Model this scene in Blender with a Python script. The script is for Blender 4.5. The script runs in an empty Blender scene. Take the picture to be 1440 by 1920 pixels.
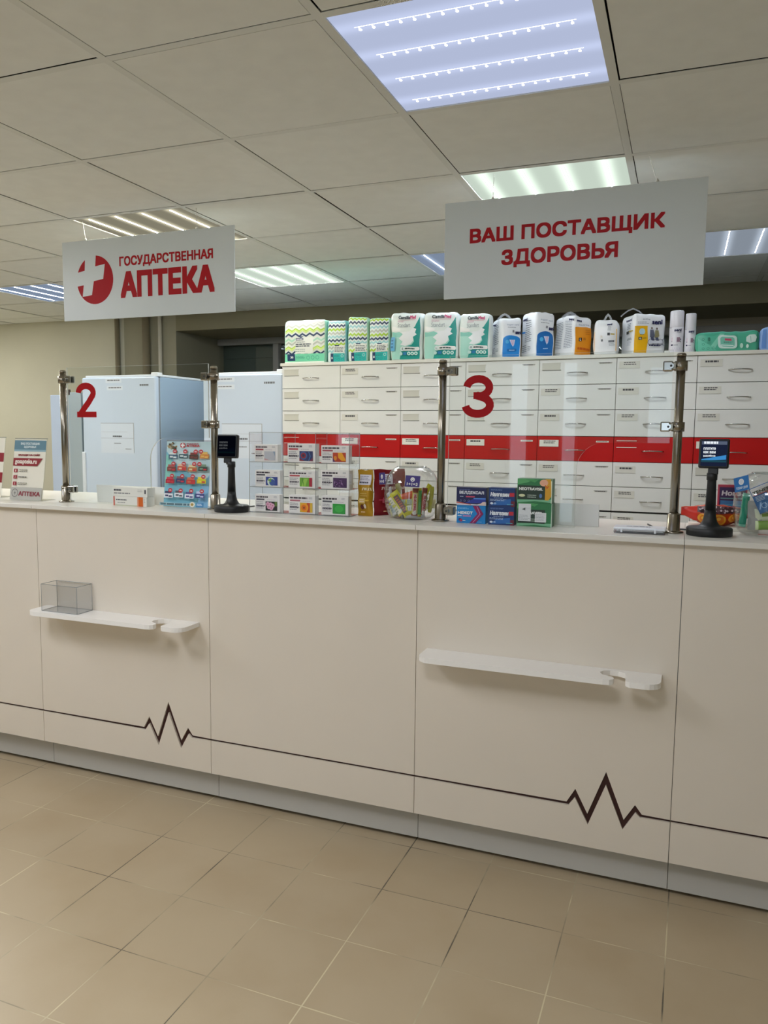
import bpy, bmesh, math, random
from mathutils import Vector, Matrix, noise
from mathutils.geometry import tessellate_polygon, delaunay_2d_cdt
random.seed(7)
sc = bpy.context.scene
COL = sc.collection
PI = math.pi

# ------------------------------------------------------------------ camera, world, exposure
EYE = 1.401
cam = bpy.data.cameras.new('camera'); cam_o = bpy.data.objects.new('camera', cam); COL.objects.link(cam_o)
cam.sensor_fit = 'VERTICAL'; cam.sensor_height = 36.0; cam.lens = 36.0 * 1493.2 / 1920
cam.shift_x = 36.6 / 1920; cam.shift_y = 10.1 / 1920
cam.clip_start = 0.02
RX, RY, RZ = -0.1063, -0.0078, 0.3853
_r = Matrix.Rotation(RZ, 3, 'Z') @ Matrix.Rotation(RX, 3, 'X') @ Matrix.Rotation(RY, 3, 'Y')
_m = Matrix((_r @ Vector((1, 0, 0)), _r @ Vector((0, 0, 1)), _r @ Vector((0, -1, 0)))).transposed().to_4x4()
_m.translation = (0, 0, EYE)
cam_o.matrix_world = _m
sc.camera = cam_o
sc.view_settings.view_transform = 'Standard'; sc.view_settings.look = 'None'
sc.view_settings.gamma = 1.0; sc.view_settings.use_curve_mapping = False
sc.view_settings.exposure = 0.0
sc.cycles.use_denoising = True
sc.cycles.max_bounces = 10; sc.cycles.diffuse_bounces = 5; sc.cycles.glossy_bounces = 4
sc.cycles.transparent_max_bounces = 24; sc.cycles.sample_clamp_indirect = 6.0
world = bpy.data.worlds.new('daylight'); sc.world = world; world.use_nodes = True
world.node_tree.nodes['Background'].inputs[0].default_value = (0.72, 0.85, 1.0, 1)
world.node_tree.nodes['Background'].inputs[1].default_value = 3.0
LAMP = 375.0          # brightness of the led strips in the ceiling lights

# ------------------------------------------------------------------ materials
def lin(c):
    c = c / 255.0
    return c / 12.92 if c <= 0.04045 else ((c + 0.055) / 1.055) ** 2.4
def rgb(h):
    return tuple(lin(int(h[i:i + 2], 16)) for i in (0, 2, 4)) + (1.0,)
_mats = {}
def M(h, rough=0.5, metal=0.0, noise_amt=0.0, scale=8.0, spec=0.5, coat=0.0):
    k = (h, rough, metal, noise_amt, scale, spec, coat)
    if k in _mats: return _mats[k]
    m = bpy.data.materials.new('m_' + h); m.use_nodes = True
    nt = m.node_tree; b = nt.nodes['Principled BSDF']
    b.inputs['Base Color'].default_value = rgb(h)
    b.inputs['Roughness'].default_value = rough; b.inputs['Metallic'].default_value = metal
    b.inputs['Specular IOR Level'].default_value = spec
    b.inputs['Coat Weight'].default_value = coat
    if noise_amt:
        tc = nt.nodes.new('ShaderNodeTexCoord'); n = nt.nodes.new('ShaderNodeTexNoise')
        n.inputs['Scale'].default_value = scale; n.inputs['Detail'].default_value = 4
        nt.links.new(tc.outputs['Object'], n.inputs['Vector'])
        mr = nt.nodes.new('ShaderNodeMapRange')
        mr.inputs['To Min'].default_value = 1 - noise_amt; mr.inputs['To Max'].default_value = 1 + noise_amt
        mr.inputs['From Min'].default_value = 0.3; mr.inputs['From Max'].default_value = 0.7
        nt.links.new(n.outputs['Fac'], mr.inputs['Value'])
        vm = nt.nodes.new('ShaderNodeVectorMath'); vm.operation = 'SCALE'
        vm.inputs[0].default_value = rgb(h)[:3]
        nt.links.new(mr.outputs['Result'], vm.inputs['Scale'])
        nt.links.new(vm.outputs['Vector'], b.inputs['Base Color'])
    _mats[k] = m
    return m
def emis(name, h, strength, wave=None):
    m = bpy.data.materials.new(name); m.use_nodes = True; nt = m.node_tree
    nt.nodes.remove(nt.nodes['Principled BSDF'])
    e = nt.nodes.new('ShaderNodeEmission'); e.inputs[0].default_value = rgb(h); e.inputs[1].default_value = strength
    nt.links.new(e.outputs[0], nt.nodes['Material Output'].inputs[0])
    if wave:
        axis, amp, sharp = wave
        tc = nt.nodes.new('ShaderNodeTexCoord'); sx = nt.nodes.new('ShaderNodeSeparateXYZ')
        nt.links.new(tc.outputs['Object'], sx.inputs[0])
        def mth(op, a, b=None):
            n = nt.nodes.new('ShaderNodeMath'); n.operation = op
            for i, v in enumerate((a, b)):
                if v is None: continue
                if isinstance(v, (int, float)): n.inputs[i].default_value = v
                else: nt.links.new(v, n.inputs[i])
            return n.outputs[0]
        s = mth('MULTIPLY', sx.outputs[axis], PI / 0.145); s = mth('SINE', s)  # four bands, one under each led strip; s = mth('ABSOLUTE', s)
        s = mth('POWER', s, sharp); s = mth('MULTIPLY', s, amp); s = mth('ADD', s, strength)
        nt.links.new(s, e.inputs[1])
    return m
def clear(name, tint, refl=1.0, rough=0.0):
    m = bpy.data.materials.new(name); m.use_nodes = True; nt = m.node_tree
    nt.nodes.remove(nt.nodes['Principled BSDF'])
    t = nt.nodes.new('ShaderNodeBsdfTransparent'); t.inputs[0].default_value = (*tint, 1)
    g = nt.nodes.new('ShaderNodeBsdfGlossy'); g.inputs['Roughness'].default_value = rough
    ge = nt.nodes.new('ShaderNodeNewGeometry'); d = nt.nodes.new('ShaderNodeVectorMath'); d.operation = 'DOT_PRODUCT'
    nt.links.new(ge.outputs['Normal'], d.inputs[0]); nt.links.new(ge.outputs['Incoming'], d.inputs[1])
    def mth(op, a, b=None):
        n = nt.nodes.new('ShaderNodeMath'); n.operation = op
        for i, v in enumerate((a, b)):
            if v is None: continue
            if isinstance(v, (int, float)): n.inputs[i].default_value = v
            else: nt.links.new(v, n.inputs[i])
        return n.outputs[0]
    c = mth('ABSOLUTE', d.outputs['Value']); c = mth('SUBTRACT', 1.0, c); c = mth('POWER', c, 5.0)
    c = mth('MULTIPLY', c, 0.96 * refl); c = mth('ADD', c, 0.04 * refl)
    mx = nt.nodes.new('ShaderNodeMixShader')
    nt.links.new(c, mx.inputs[0]); nt.links.new(t.outputs[0], mx.inputs[1]); nt.links.new(g.outputs[0], mx.inputs[2])
    nt.links.new(mx.outputs[0], nt.nodes['Material Output'].inputs[0])
    return m

GLASS = clear('sheet_glass', (0.97, 0.985, 0.98), 0.75)
GLASS_EDGE = M('f0f2ec', 0.15)  # near-white colour carries the highlight along the cut glass edges
ACRYL = clear('clear_acrylic', (0.955, 0.965, 0.97), 1.0)
ACRYL_EDGE = M('8d9394', 0.2)
JARG = clear('jar_plastic', (0.97, 0.975, 0.975), 1.3)
def milky(name, h, cover):
    m = bpy.data.materials.new(name); m.use_nodes = True; nt = m.node_tree; b = nt.nodes['Principled BSDF']
    b.inputs['Base Color'].default_value = rgb(h); b.inputs['Roughness'].default_value = .25
    t = nt.nodes.new('ShaderNodeBsdfTransparent'); mx = nt.nodes.new('ShaderNodeMixShader'); mx.inputs[0].default_value = cover
    nt.links.new(t.outputs[0], mx.inputs[1]); nt.links.new(b.outputs[0], mx.inputs[2]); nt.links.new(mx.outputs[0], nt.nodes['Material Output'].inputs[0])
    return m
FILM = milky('milky_film', 'e4e8ec', .28)
STEEL = M('948d80', 0.25, 1.0)
CHROME = M('b5b4b0', 0.15, 1.0)
DARKSTEEL = M('57544e', 0.35, 1.0)
WHITE = M('ece9e2', 0.45)
BLACK = M('17191b', 0.45)

# ------------------------------------------------------------------ mesh builder
class MB:
    def __init__(s): s.v = []; s.f = []; s.m = []; s.sm = []; s.mats = []
    def mi(s, mat):
        if mat not in s.mats: s.mats.append(mat)
        return s.mats.index(mat)
    def add(s, vs, fs, mat, smooth=False, X=None):
        n = len(s.v); i = s.mi(mat)
        s.v += [tuple(X @ Vector(p)) if X is not None else tuple(p) for p in vs]
        for f in fs: s.f.append(tuple(n + k for k in f)); s.m.append(i); s.sm.append(smooth)
        return s
    def bm(s, b, mat, smooth=False, X=None):
        b.verts.index_update()
        s.add([v.co.copy() for v in b.verts], [[v.index for v in f.verts] for f in b.faces], mat, smooth, X); b.free(); return s
    def box(s, x0, x1, y0, y1, z0, z1, mat, bev=0.0, seg=2, X=None):
        b = bmesh.new(); bmesh.ops.create_cube(b, size=1.0)
        for v in b.verts: v.co = Vector(((x0 + x1) / 2 + v.co.x * (x1 - x0), (y0 + y1) / 2 + v.co.y * (y1 - y0), (z0 + z1) / 2 + v.co.z * (z1 - z0)))
        if bev: bmesh.ops.bevel(b, geom=list(b.edges), offset=bev, segments=seg, affect='EDGES', profile=0.5)
        return s.bm(b, mat, False, X)
    def prism(s, pts, fn, a0, a1, mat, edge=None):
        """polygon pts extruded from a0 to a1; fn(u, v, a) gives the point"""
        n = len(pts); tr = tessellate_polygon([[Vector((p[0], p[1], 0)) for p in pts]])
        s.add([fn(u, v, a0) for u, v in pts], tr, mat); s.add([fn(u, v, a1) for u, v in pts], tr, mat)
        s.add([fn(u, v, a0) for u, v in pts] + [fn(u, v, a1) for u, v in pts], [(i, (i + 1) % n, n + (i + 1) % n, n + i) for i in range(n)], edge or mat)
        return s
    def tube(s, path, r, mat, seg=10, cap=True):
        P = [Vector(p) for p in path]; vs = []; fs = []; n = len(P)
        rr = r if isinstance(r, (list, tuple)) else [r] * n
        up = None
        for i, p in enumerate(P):
            t = (P[min(i + 1, n - 1)] - P[max(i - 1, 0)]).normalized()
            if up is None: up = t.orthogonal().normalized()
            up = (up - t * up.dot(t)).normalized(); w = t.cross(up)
            for k in range(seg):
                a = 2 * PI * k / seg; vs.append(p + (up * math.cos(a) + w * math.sin(a)) * rr[i])
        for i in range(n - 1):
            for k in range(seg):
                fs.append((i * seg + k, i * seg + (k + 1) % seg, (i + 1) * seg + (k + 1) % seg, (i + 1) * seg + k))
        s.add(vs, fs, mat, True)
        if cap: s.add(vs[:seg], [tuple(range(seg))], mat); s.add(vs[-seg:], [tuple(range(seg))], mat)
        return s
    def lathe(s, prof, mat, seg=32, c=(0, 0, 0), smooth=True):
        vs = []; fs = []; n = len(prof)
        for r, z in prof:
            for k in range(seg):
                a = 2 * PI * k / seg; vs.append((c[0] + r * math.cos(a), c[1] + r * math.sin(a), c[2] + z))
        for i in range(n - 1):
            for k in range(seg):
                fs.append((i * seg + k, i * seg + (k + 1) % seg, (i + 1) * seg + (k + 1) % seg, (i + 1) * seg + k))
        s.add(vs, fs, mat, smooth)
        for i in (0, n - 1):
            if prof[i][0] > 1e-4: s.add(vs[i * seg:(i + 1) * seg], [tuple(range(seg))], mat)
        return s
    def build(s, name, parent=None, loc=(0, 0, 0), rotz=0.0):
        me = bpy.data.meshes.new(name); me.from_pydata(s.v, [], s.f)
        for m in s.mats: me.materials.append(m)
        me.polygons.foreach_set('material_index', s.m); me.polygons.foreach_set('use_smooth', s.sm)
        b = bmesh.new(); b.from_mesh(me); bmesh.ops.remove_doubles(b, verts=b.verts, dist=1e-6); 
        if parent != 'raw': bmesh.ops.recalc_face_normals(b, faces=b.faces)
        b.to_mesh(me); b.free()
        me.update()
        o = bpy.data.objects.new(name, me); COL.objects.link(o)
        if parent is not None and parent != 'raw': o.parent = parent
        o.location = loc; o.rotation_euler = (0, 0, rotz)
        return o

_tcache = {}
def text_mesh(t):
    """letter outlines, each closed contour filled on its own with its holes cut out"""
    if t in _tcache: return _tcache[t]
    c = bpy.data.curves.new('t', 'FONT'); c.body = t; c.resolution_u = 3; c.fill_mode = 'NONE'
    o = bpy.data.objects.new('t', c); COL.objects.link(o)
    me = bpy.data.meshes.new_from_object(o.evaluated_get(bpy.context.evaluated_depsgraph_get()))
    P = [(v.co.x, v.co.y) for v in me.vertices]; adj = {}
    for e in me.edges:
        a, b = e.vertices; adj.setdefault(a, []).append(b); adj.setdefault(b, []).append(a)
    bpy.data.objects.remove(o); bpy.data.curves.remove(c); bpy.data.meshes.remove(me)
    seen = set(); loops = []
    for st in sorted(adj):
        if st in seen: continue
        L = [st]; seen.add(st); cur = st
        while True:
            nx = [k for k in adj[cur] if k not in seen]
            if not nx: break
            cur = min(nx) if len(L) == 1 else nx[0]; seen.add(cur); L.append(cur)
        loops.append([P[k] for k in L])
    def wind(p):
        w = 0
        for L in loops:
            for k in range(len(L)):
                (ax, ay), (bx, by) = L[k - 1], L[k]
                if ay <= p[1] < by and (bx - ax) * (p[1] - ay) - (p[0] - ax) * (by - ay) > 0: w += 1
                elif by <= p[1] < ay and (bx - ax) * (p[1] - ay) - (p[0] - ax) * (by - ay) < 0: w -= 1
        return w
    xs = [p[0] for p in P]; ys = [p[1] for p in P]; x0, x1, y0, y1 = min(xs), max(xs), min(ys), max(ys)
    vin = []; ein = []
    for L in loops:
        b = len(vin); vin += [Vector(p) for p in L]; ein += [(b + k, b + (k + 1) % len(L)) for k in range(len(L))]
    cv, _e, cf = delaunay_2d_cdt(vin, ein, [], 0, 1e-6)[:3]
    fs = [tuple(f) for f in cf if wind(sum((cv[q] for q in f), Vector((0, 0))) / len(f)) != 0]
    vs = [((p.x - x0) / (x1 - x0), (p.y - y0) / (y1 - y0), 0) for p in cv]
    _tcache[t] = (vs, fs)
    return _tcache[t]

class Print:
    """flat printing on a face: layered polygons in (u, v), mapped by fn(u, v, o)"""
    def __init__(s, mb, fn, w=1.0, h=1.0, step=0.00012, base=0.0004):
        s.mb = mb; s.fn = fn; s.w = w; s.h = h; s.o = base; s.step = step; s.items = []
    def _put(s, vs, fs, mat):
        s.items.append(([(p[0] * s.w, p[1] * s.h, s.o + (p[2] * .00002 if len(p) > 2 else 0)) for p in vs], fs, mat))
    def poly(s, pts, mat):
        s.o += s.step; s._put(pts, tessellate_polygon([[Vector((p[0] * s.w, p[1] * s.h, 0)) for p in pts]]), mat); return s
    def rect(s, u0, v0, u1, v1, mat): return s.poly([(u0, v0), (u1, v0), (u1, v1), (u0, v1)], mat)
    def rrect(s, u0, v0, u1, v1, r, mat):
        pts = []; ru = r / s.w; rv = r / s.h
        for cu, cv, a in ((u1 - ru, v1 - rv, 0), (u0 + ru, v1 - rv, 1), (u0 + ru, v0 + rv, 2), (u1 - ru, v0 + rv, 3)):
            for k in range(5):
                t = (a + k / 4) * PI / 2; pts.append((cu + ru * math.cos(t), cv + rv * math.sin(t)))
        return s.poly(pts, mat)
    def ell(s, cu, cv, ru, rv, mat, a0=0, a1=2 * PI, n=24):
        return s.poly([(cu + ru * math.cos(a0 + (a1 - a0) * k / n), cv + rv * math.sin(a0 + (a1 - a0) * k / n)) for k in range(n if a1 - a0 > 6.28 else n + 1)], mat)
    def disc(s, cu, cv, r, mat, n=24): return s.ell(cu, cv, r / s.w, r / s.h, mat, n=n)
    def ring(s, cu, cv, r, wd, mat, n=24):
        vs = []; 
        for k in range(n):
            a = 2 * PI * k / n
            for q in (r, r - wd): vs.append((cu + q * math.cos(a) / s.w, cv + q * math.sin(a) / s.h))
        s.o += s.step
        s._put(vs, [(2 * k, 2 * k + 1, (2 * k + 3) % (2 * n), (2 * k + 2) % (2 * n)) for k in range(n)], mat); return s
    def line(s, pts, wd, mat):
        """polyline of width wd (metres), mitred"""
        P = [Vector((u * s.w, v * s.h)) for u, v in pts]; L = []; R = []
        for i, p in enumerate(P):
            a = (P[i] - P[i - 1]).normalized() if i else (P[1] - P[0]).normalized()
            b = (P[i + 1] - P[i]).normalized() if i < len(P) - 1 else a
            na = Vector((-a.y, a.x)); nb = Vector((-b.y, b.x)); m = (na + nb)
            m = m / max(m.length_squared, 0.3) * 2 * (wd / 2)
            L.append(p + m); R.append(p - m)
        s.o += s.step; n = len(P)
        s._put([(q.x / s.w, q.y / s.h) for q in L + R], [(i, i + 1, n + i + 1, n + i) for i in range(n - 1)], mat); return s
    def text(s, t, u0, v0, u1, v1, mat, bold=0.0, slant=0.0, rot=None):
        vs, fs = text_mesh(t)
        s.o += s.step
        sh = [(0, 0)] if not bold else [(-1, -1), (1, -1), (1, 1), (-1, 1), (0, 1), (0, -1), (1, 0), (-1, 0)]
        bu = bold * (v1 - v0) * s.h / s.w; bv = bold * (v1 - v0)
        cu, cv = (u0 + u1) / 2, (v0 + v1) / 2
        for du, dv in sh:
            out = []; s.o += 0.00006 if bold else 0
            for x, y, lay in vs:
                u = u0 + bu + x * (u1 - u0 - 2 * bu) + slant * (y - 0.5) * (v1 - v0) * s.h / s.w + du * bu
                v = v0 + bv + y * (v1 - v0 - 2 * bv) + dv * bv
                if rot:
                    X, Y = (u - cu) * s.w, (v - cv) * s.h
                    u = cu + (X * math.cos(rot) - Y * math.sin(rot)) / s.w; v = cv + (X * math.sin(rot) + Y * math.cos(rot)) / s.h
                out.append((u, v, lay))
            s._put(out, fs, mat)
        return s
    def lines(s, u0, v0, u1, v1, n, mat, fill=0.45, rag=0.25):
        """n rows of unreadably small print, as broken strokes"""
        for k in range(n):
            vc = v1 - (v1 - v0) * (k + 0.5) / n; hh = (v1 - v0) / n * fill / 2
            end = u1 - (u1 - u0) * rag * random.random(); u = u0
            while u < end - 0.005:
                wl = (u1 - u0) * random.uniform(0.10, 0.26); e = min(u + wl, end)
                s.rect(u, vc - hh, e, vc + hh, mat); s.o -= s.step; u = e + (u1 - u0) * 0.03
        s.o += s.step
        return s
    def zig(s, u0, u1, v, amp, n, wd, mat, ph=0):
        pts = [(u0 + (u1 - u0) * k / n, v + (amp if (k + ph) % 2 else -amp)) for k in range(n + 1)]
        return s.line(pts, wd, mat)
    def done(s, grid=None):
        if not grid:
            for vs, fs, mat in s.items: s.mb.add([s.fn(*p) for p in vs], fs, mat)
            return
        mats = []; b = bmesh.new()
        for vs, fs, mat in s.items:
            if mat not in mats: mats.append(mat)
            bv = [b.verts.new(p) for p in vs]
            for f in fs:
                try: b.faces.new([bv[k] for k in f]).material_index = mats.index(mat)
                except ValueError: pass
        for ax, L in ((0, s.w), (1, s.h)):
            n = int(L / grid)
            for k in range(1, n + 1):
                co = [0, 0, 0]; co[ax] = L * k / (n + 1); no = [0, 0, 0]; no[ax] = 1
                bmesh.ops.bisect_plane(b, geom=list(b.verts) + list(b.edges) + list(b.faces), dist=1e-6, plane_co=co, plane_no=no)
        b.verts.index_update()
        vs = [s.fn(*v.co) for v in b.verts]
        for i, m in enumerate(mats):
            s.mb.add(vs, [[v.index for v in f.verts] for f in b.faces if f.material_index == i], m, True)
        b.free()

def tag(o, label=None, cat=None, group=None, kind=None):
    if label: o['label'] = label
    if cat: o['category'] = cat
    if group: o['group'] = group
    if kind: o['kind'] = kind
    return o
def thing(name, label, cat, loc=(0, 0, 0), rotz=0.0, group=None):
    o = bpy.data.objects.new(name, None); COL.objects.link(o); o.empty_display_size = 0.1
    o.location = loc; o.rotation_euler = (0, 0, rotz)
    return tag(o, label, cat, group)
def struct(name, mb): return tag(mb.build(name), kind='structure')
def dup(root, loc, rotz, label, group=None):
    r = root.copy(); COL.objects.link(r); r.location = loc; r.rotation_euler = (0, 0, rotz); r['label'] = label
    if group: r['group'] = group
    for ch in list(root.children):
        c = ch.copy(); COL.objects.link(c); c.parent = r
        for g in list(ch.children):
            d = g.copy(); COL.objects.link(d); d.parent = c
    return r
def front(x0, y, z0):            # a face looking towards -y
    return lambda u, v, o: (x0 + u, y - o, z0 + v)
def plane(o, U, V):
    o, U, V = Vector(o), Vector(U).normalized(), Vector(V).normalized(); N = U.cross(V)
    return lambda u, v, k: o + U * u + V * v + N * k

# ------------------------------------------------------------------ room shell
CZ = 2.3425; GX, GY, GA = -1.418, 1.746, 0.0066
XL, XR, YF, YB, YR = -6.4, 2.6, -2.6, 5.56, 6.2        # left, right, front, back walls and window recess
def grid_pt(i, j, z=CZ):
    x, y = GX + 0.6 * i, GY + 0.6 * j
    return (x * math.cos(GA) - y * math.sin(GA), x * math.sin(GA) + y * math.cos(GA), z)

def floor_mat():
    m = bpy.data.materials.new('floor_tiles'); m.use_nodes = True; nt = m.node_tree; b = nt.nodes['Principled BSDF']
    L = nt.links.new
    tc = nt.nodes.new('ShaderNodeTexCoord'); mp = nt.nodes.new('ShaderNodeMapping'); mp.vector_type = 'TEXTURE'
    mp.inputs['Location'].default_value = (-2.182, 1.635, 0); mp.inputs['Rotation'].default_value = (0, 0, -0.005)
    mp.inputs['Scale'].default_value = (0.273, 0.273, 1)
    L(tc.outputs['Object'], mp.inputs[0]); sx = nt.nodes.new('ShaderNodeSeparateXYZ'); L(mp.outputs[0], sx.inputs[0])
    def mth(op, a, b2=None, c=None):
        n = nt.nodes.new('ShaderNodeMath'); n.operation = op
        for i, v in enumerate((a, b2, c)):
            if v is None: continue
            if isinstance(v, (int, float)): n.inputs[i].default_value = v
            else: L(v, n.inputs[i])
        return n.outputs[0]
    def nz(scale, detail=3, vec=None):
        n = nt.nodes.new('ShaderNodeTexNoise'); n.inputs['Scale'].default_value = scale; n.inputs['Detail'].default_value = detail
        L(vec or tc.outputs['Object'], n.inputs['Vector']); return n.outputs['Fac']
    def dist(o): return mth('ABSOLUTE', mth('SUBTRACT', mth('FRACT', mth('ADD', o, 0.5)), 0.5))
    dx, dy = dist(sx.outputs[0]), dist(sx.outputs[1])
    wob = mth('MULTIPLY', mth('SUBTRACT', nz(6.0), 0.5), 0.010)
    gx = mth('LESS_THAN', mth('ADD', dx, wob), 0.0065); gy = mth('LESS_THAN', mth('ADD', dy, wob), 0.0050)
    gr = mth('MAXIMUM', gx, gy)
    wide = mth('LESS_THAN', mth('MINIMUM', dx, dy), 0.016)
    fx = nt.nodes.new('ShaderNodeCombineXYZ'); L(mth('FLOOR', sx.outputs[0]), fx.inputs[0]); L(mth('FLOOR', sx.outputs[1]), fx.inputs[1])
    wn = nt.nodes.new('ShaderNodeTexWhiteNoise'); L(fx.outputs[0], wn.inputs['Vector'])
    cr = nt.nodes.new('ShaderNodeMixRGB'); cr.inputs[1].default_value = rgb('b7a587'); cr.inputs[2].default_value = rgb('bcaa8c'); L(wn.outputs['Value'], cr.inputs[0])
    c2 = nt.nodes.new('ShaderNodeMixRGB'); c2.blend_type = 'MULTIPLY'; c2.inputs[2].default_value = rgb('f3efe9')
    st = nt.nodes.new('ShaderNodeValToRGB'); st.color_ramp.elements[0].position = 0.45; st.color_ramp.elements[1].position = 0.75
    L(nz(3.2, 6), st.inputs[0]); L(st.outputs[0], c2.inputs[0]); L(cr.outputs[0], c2.inputs[1])
    gc = nt.nodes.new('ShaderNodeValToRGB'); e = gc.color_ramp.elements
    e[0].position = 0.40; e[0].color = rgb('5b5244'); e[1].position = 0.56; e[1].color = rgb('d6cba9')
    k = e.new(0.48); k.color = rgb('a89a7e')
    L(nz(2.1, 5), gc.inputs[0])
    mx = nt.nodes.new('ShaderNodeMixRGB'); L(gr, mx.inputs[0]); L(c2.outputs[0], mx.inputs[1]); L(gc.outputs[0], mx.inputs[2])
    L(mx.outputs[0], b.inputs['Base Color'])
    b.inputs['Roughness'].default_value = 0.38
    bp = nt.nodes.new('ShaderNodeBump'); bp.inputs['Strength'].default_value = 0.25; bp.inputs['Distance'].default_value = 0.002
    L(mth('SUBTRACT', 1.0, gr), bp.inputs['Height']); L(bp.outputs[0], b.inputs['Normal'])
    return m
struct('floor', MB().box(XL - 0.1, XR + 0.1, YF - 0.1, YR + 0.2, -0.06, 0.0, floor_mat()))

LIGHTS = {(1, 0): 'dots', (1, 2): 'soft', (-2, 2): 'warm', (-2, 4): 'soft', (-5, 4): 'cool', (0, 4): 'cool', (2, 4): 'dim',
          (-5, 2): 'warm', (-2, -2): 'soft', (1, -3): 'soft', (-5, -1): 'soft', (-8, 4): 'warm'}  # out-of-view lights; those after the first are added room fill
tile_m = M('e6e9e6', 0.85, noise_amt=0.025, scale=14)
cb = MB()
I0, I1, J0, J1 = -9, 7, -8, 7
for i in range(I0, I1):
    for j in range(J0, J1):
        if (i, j) in LIGHTS: continue
        a = grid_pt(i, j)
        dz = random.uniform(-0.0012, 0.0012)
        b = bmesh.new(); bmesh.ops.create_cube(b, size=1)
        ang = GA + random.uniform(-0.002, 0.002)
        X = Matrix.Translation((grid_pt(i + 0.5, j + 0.5, 0))) @ Matrix.Rotation(ang, 4, 'Z')
        ox, oy = random.uniform(-0.003, 0.003), random.uniform(-0.003, 0.003)
        for v in b.verts: v.co = Vector((v.co.x * 0.573 + ox, v.co.y * 0.573 + oy, CZ + 0.008 + dz + v.co.z * 0.012))
        cb.bm(b, tile_m, X=X)
cb.box(XL - 0.1, XR + 0.1, YF - 0.1, YR + 0.2, CZ + 0.16, CZ + 0.2, M('2c2a26', 0.9))
struct('ceiling', cb)
tb = MB(); tee = M('dcdfdb', 0.55)
XG = Matrix.Rotation(GA, 4, 'Z')
for i in range(I0, I1 + 1): tb.box(GX + .6 * i - .012, GX + .6 * i + .012, GY + .6 * J0, GY + .6 * J1, CZ - 0.0002, CZ + 0.0012, tee, X=XG)
for j in range(J0, J1 + 1): tb.box(GX + .6 * I0, GX + .6 * I1, GY + .6 * j - .012, GY + .6 * j + .012, CZ, CZ + 0.0014, tee, X=XG)
struct('trim_1', tb)

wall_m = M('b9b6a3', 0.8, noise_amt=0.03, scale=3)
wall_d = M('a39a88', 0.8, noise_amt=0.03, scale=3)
TOP = CZ + 0.15
struct('wall_left', MB().box(XL - 0.1, XL, YF - 0.1, YR, 0, TOP, wall_m))
struct('wall_right', MB().box(XR, XR + 0.1, YF - 0.1, YR, 0, TOP, wall_m))
RXL, RZ0, RZ1 = -3.93, 0.85, 2.212
wb = MB()
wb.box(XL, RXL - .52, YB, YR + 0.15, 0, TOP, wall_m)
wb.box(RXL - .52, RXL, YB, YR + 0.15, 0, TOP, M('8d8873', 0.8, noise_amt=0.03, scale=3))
wb.box(RXL, XR, YB, YR + 0.15, RZ1, TOP, M('787158', 0.8, noise_amt=0.03, scale=3))  # band above the recess: its dim shade is put into a darker colour
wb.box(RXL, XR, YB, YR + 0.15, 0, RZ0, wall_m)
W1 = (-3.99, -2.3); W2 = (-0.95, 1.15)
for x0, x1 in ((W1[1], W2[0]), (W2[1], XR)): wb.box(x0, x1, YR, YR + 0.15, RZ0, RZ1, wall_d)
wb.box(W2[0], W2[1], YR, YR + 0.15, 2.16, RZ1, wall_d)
wb.box(RXL, XR, YR + 0.13, YR + 0.15, RZ0, RZ1, M('2f3330', .8))
struct('wall_back', wb)
pipe_m = M('7d735c', 0.7)  # olive tone, darker than the wall behind
for nm, lab, px, r, mm in (('heating_pipe', 'dark olive wall pipe farther left, near tall pale cabinet', -4.505, 0.02, pipe_m),
                     ('heating_pipe', 'thick dark olive wall pipe above left fridge', -4.205, 0.03, pipe_m),
                     ('heating_pipe', 'thin white vertical wall pipe just left of the window recess', -4.074, 0.016, M('c8c2b2', 0.5))):
    tag(MB().tube([(0, 0, 0), (0, 0, CZ)], r, mm, 12).build(nm, None, (px, YB - r - 0.002, 0)), lab, 'pipe', 'pipes on the back wall')
frame_m = M('8f8d88', 0.5)
def window(name, x0, x1, y, z0, z1, mull, fr=0.055, shutter=True, fm=frame_m, dy=0.06):
    f = MB()
    f.box(x0, x1, y, y + dy, z1 - fr, z1, fm, .004); f.box(x0, x1, y, y + dy, z0, z0 + fr, fm, .004)
    xs = [x0] + list(mull) + [x1 - fr]
    for x in xs: f.box(x, x + fr, y + .001, y + dy - .001, z0 + fr - .002, z1 - fr + .002, fm, .004)
    o = struct(name, f)
    p = MB().box(x0 + fr * .5, x1 - fr * .5, y + dy * .45, y + dy * .55, z0 + fr * .5, z1 - fr * .5, GLASS).build('pane', o)
    if shutter:
        s = MB(); z = z0
        while z < z1 - 0.02: s.box(x0, x1, y + 0.10, y + 0.115, z, min(z + 0.117, z1), M('4d5852', 0.6)); z += 0.12
        s.build('shutter', o)
    return o
window('window_1', W1[0], W1[1], YR - 0.02, RZ0, RZ1, [-3.375])
window('window_2', W2[0], W2[1], YR - 0.02, RZ0, 2.165, [0.9])
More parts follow.
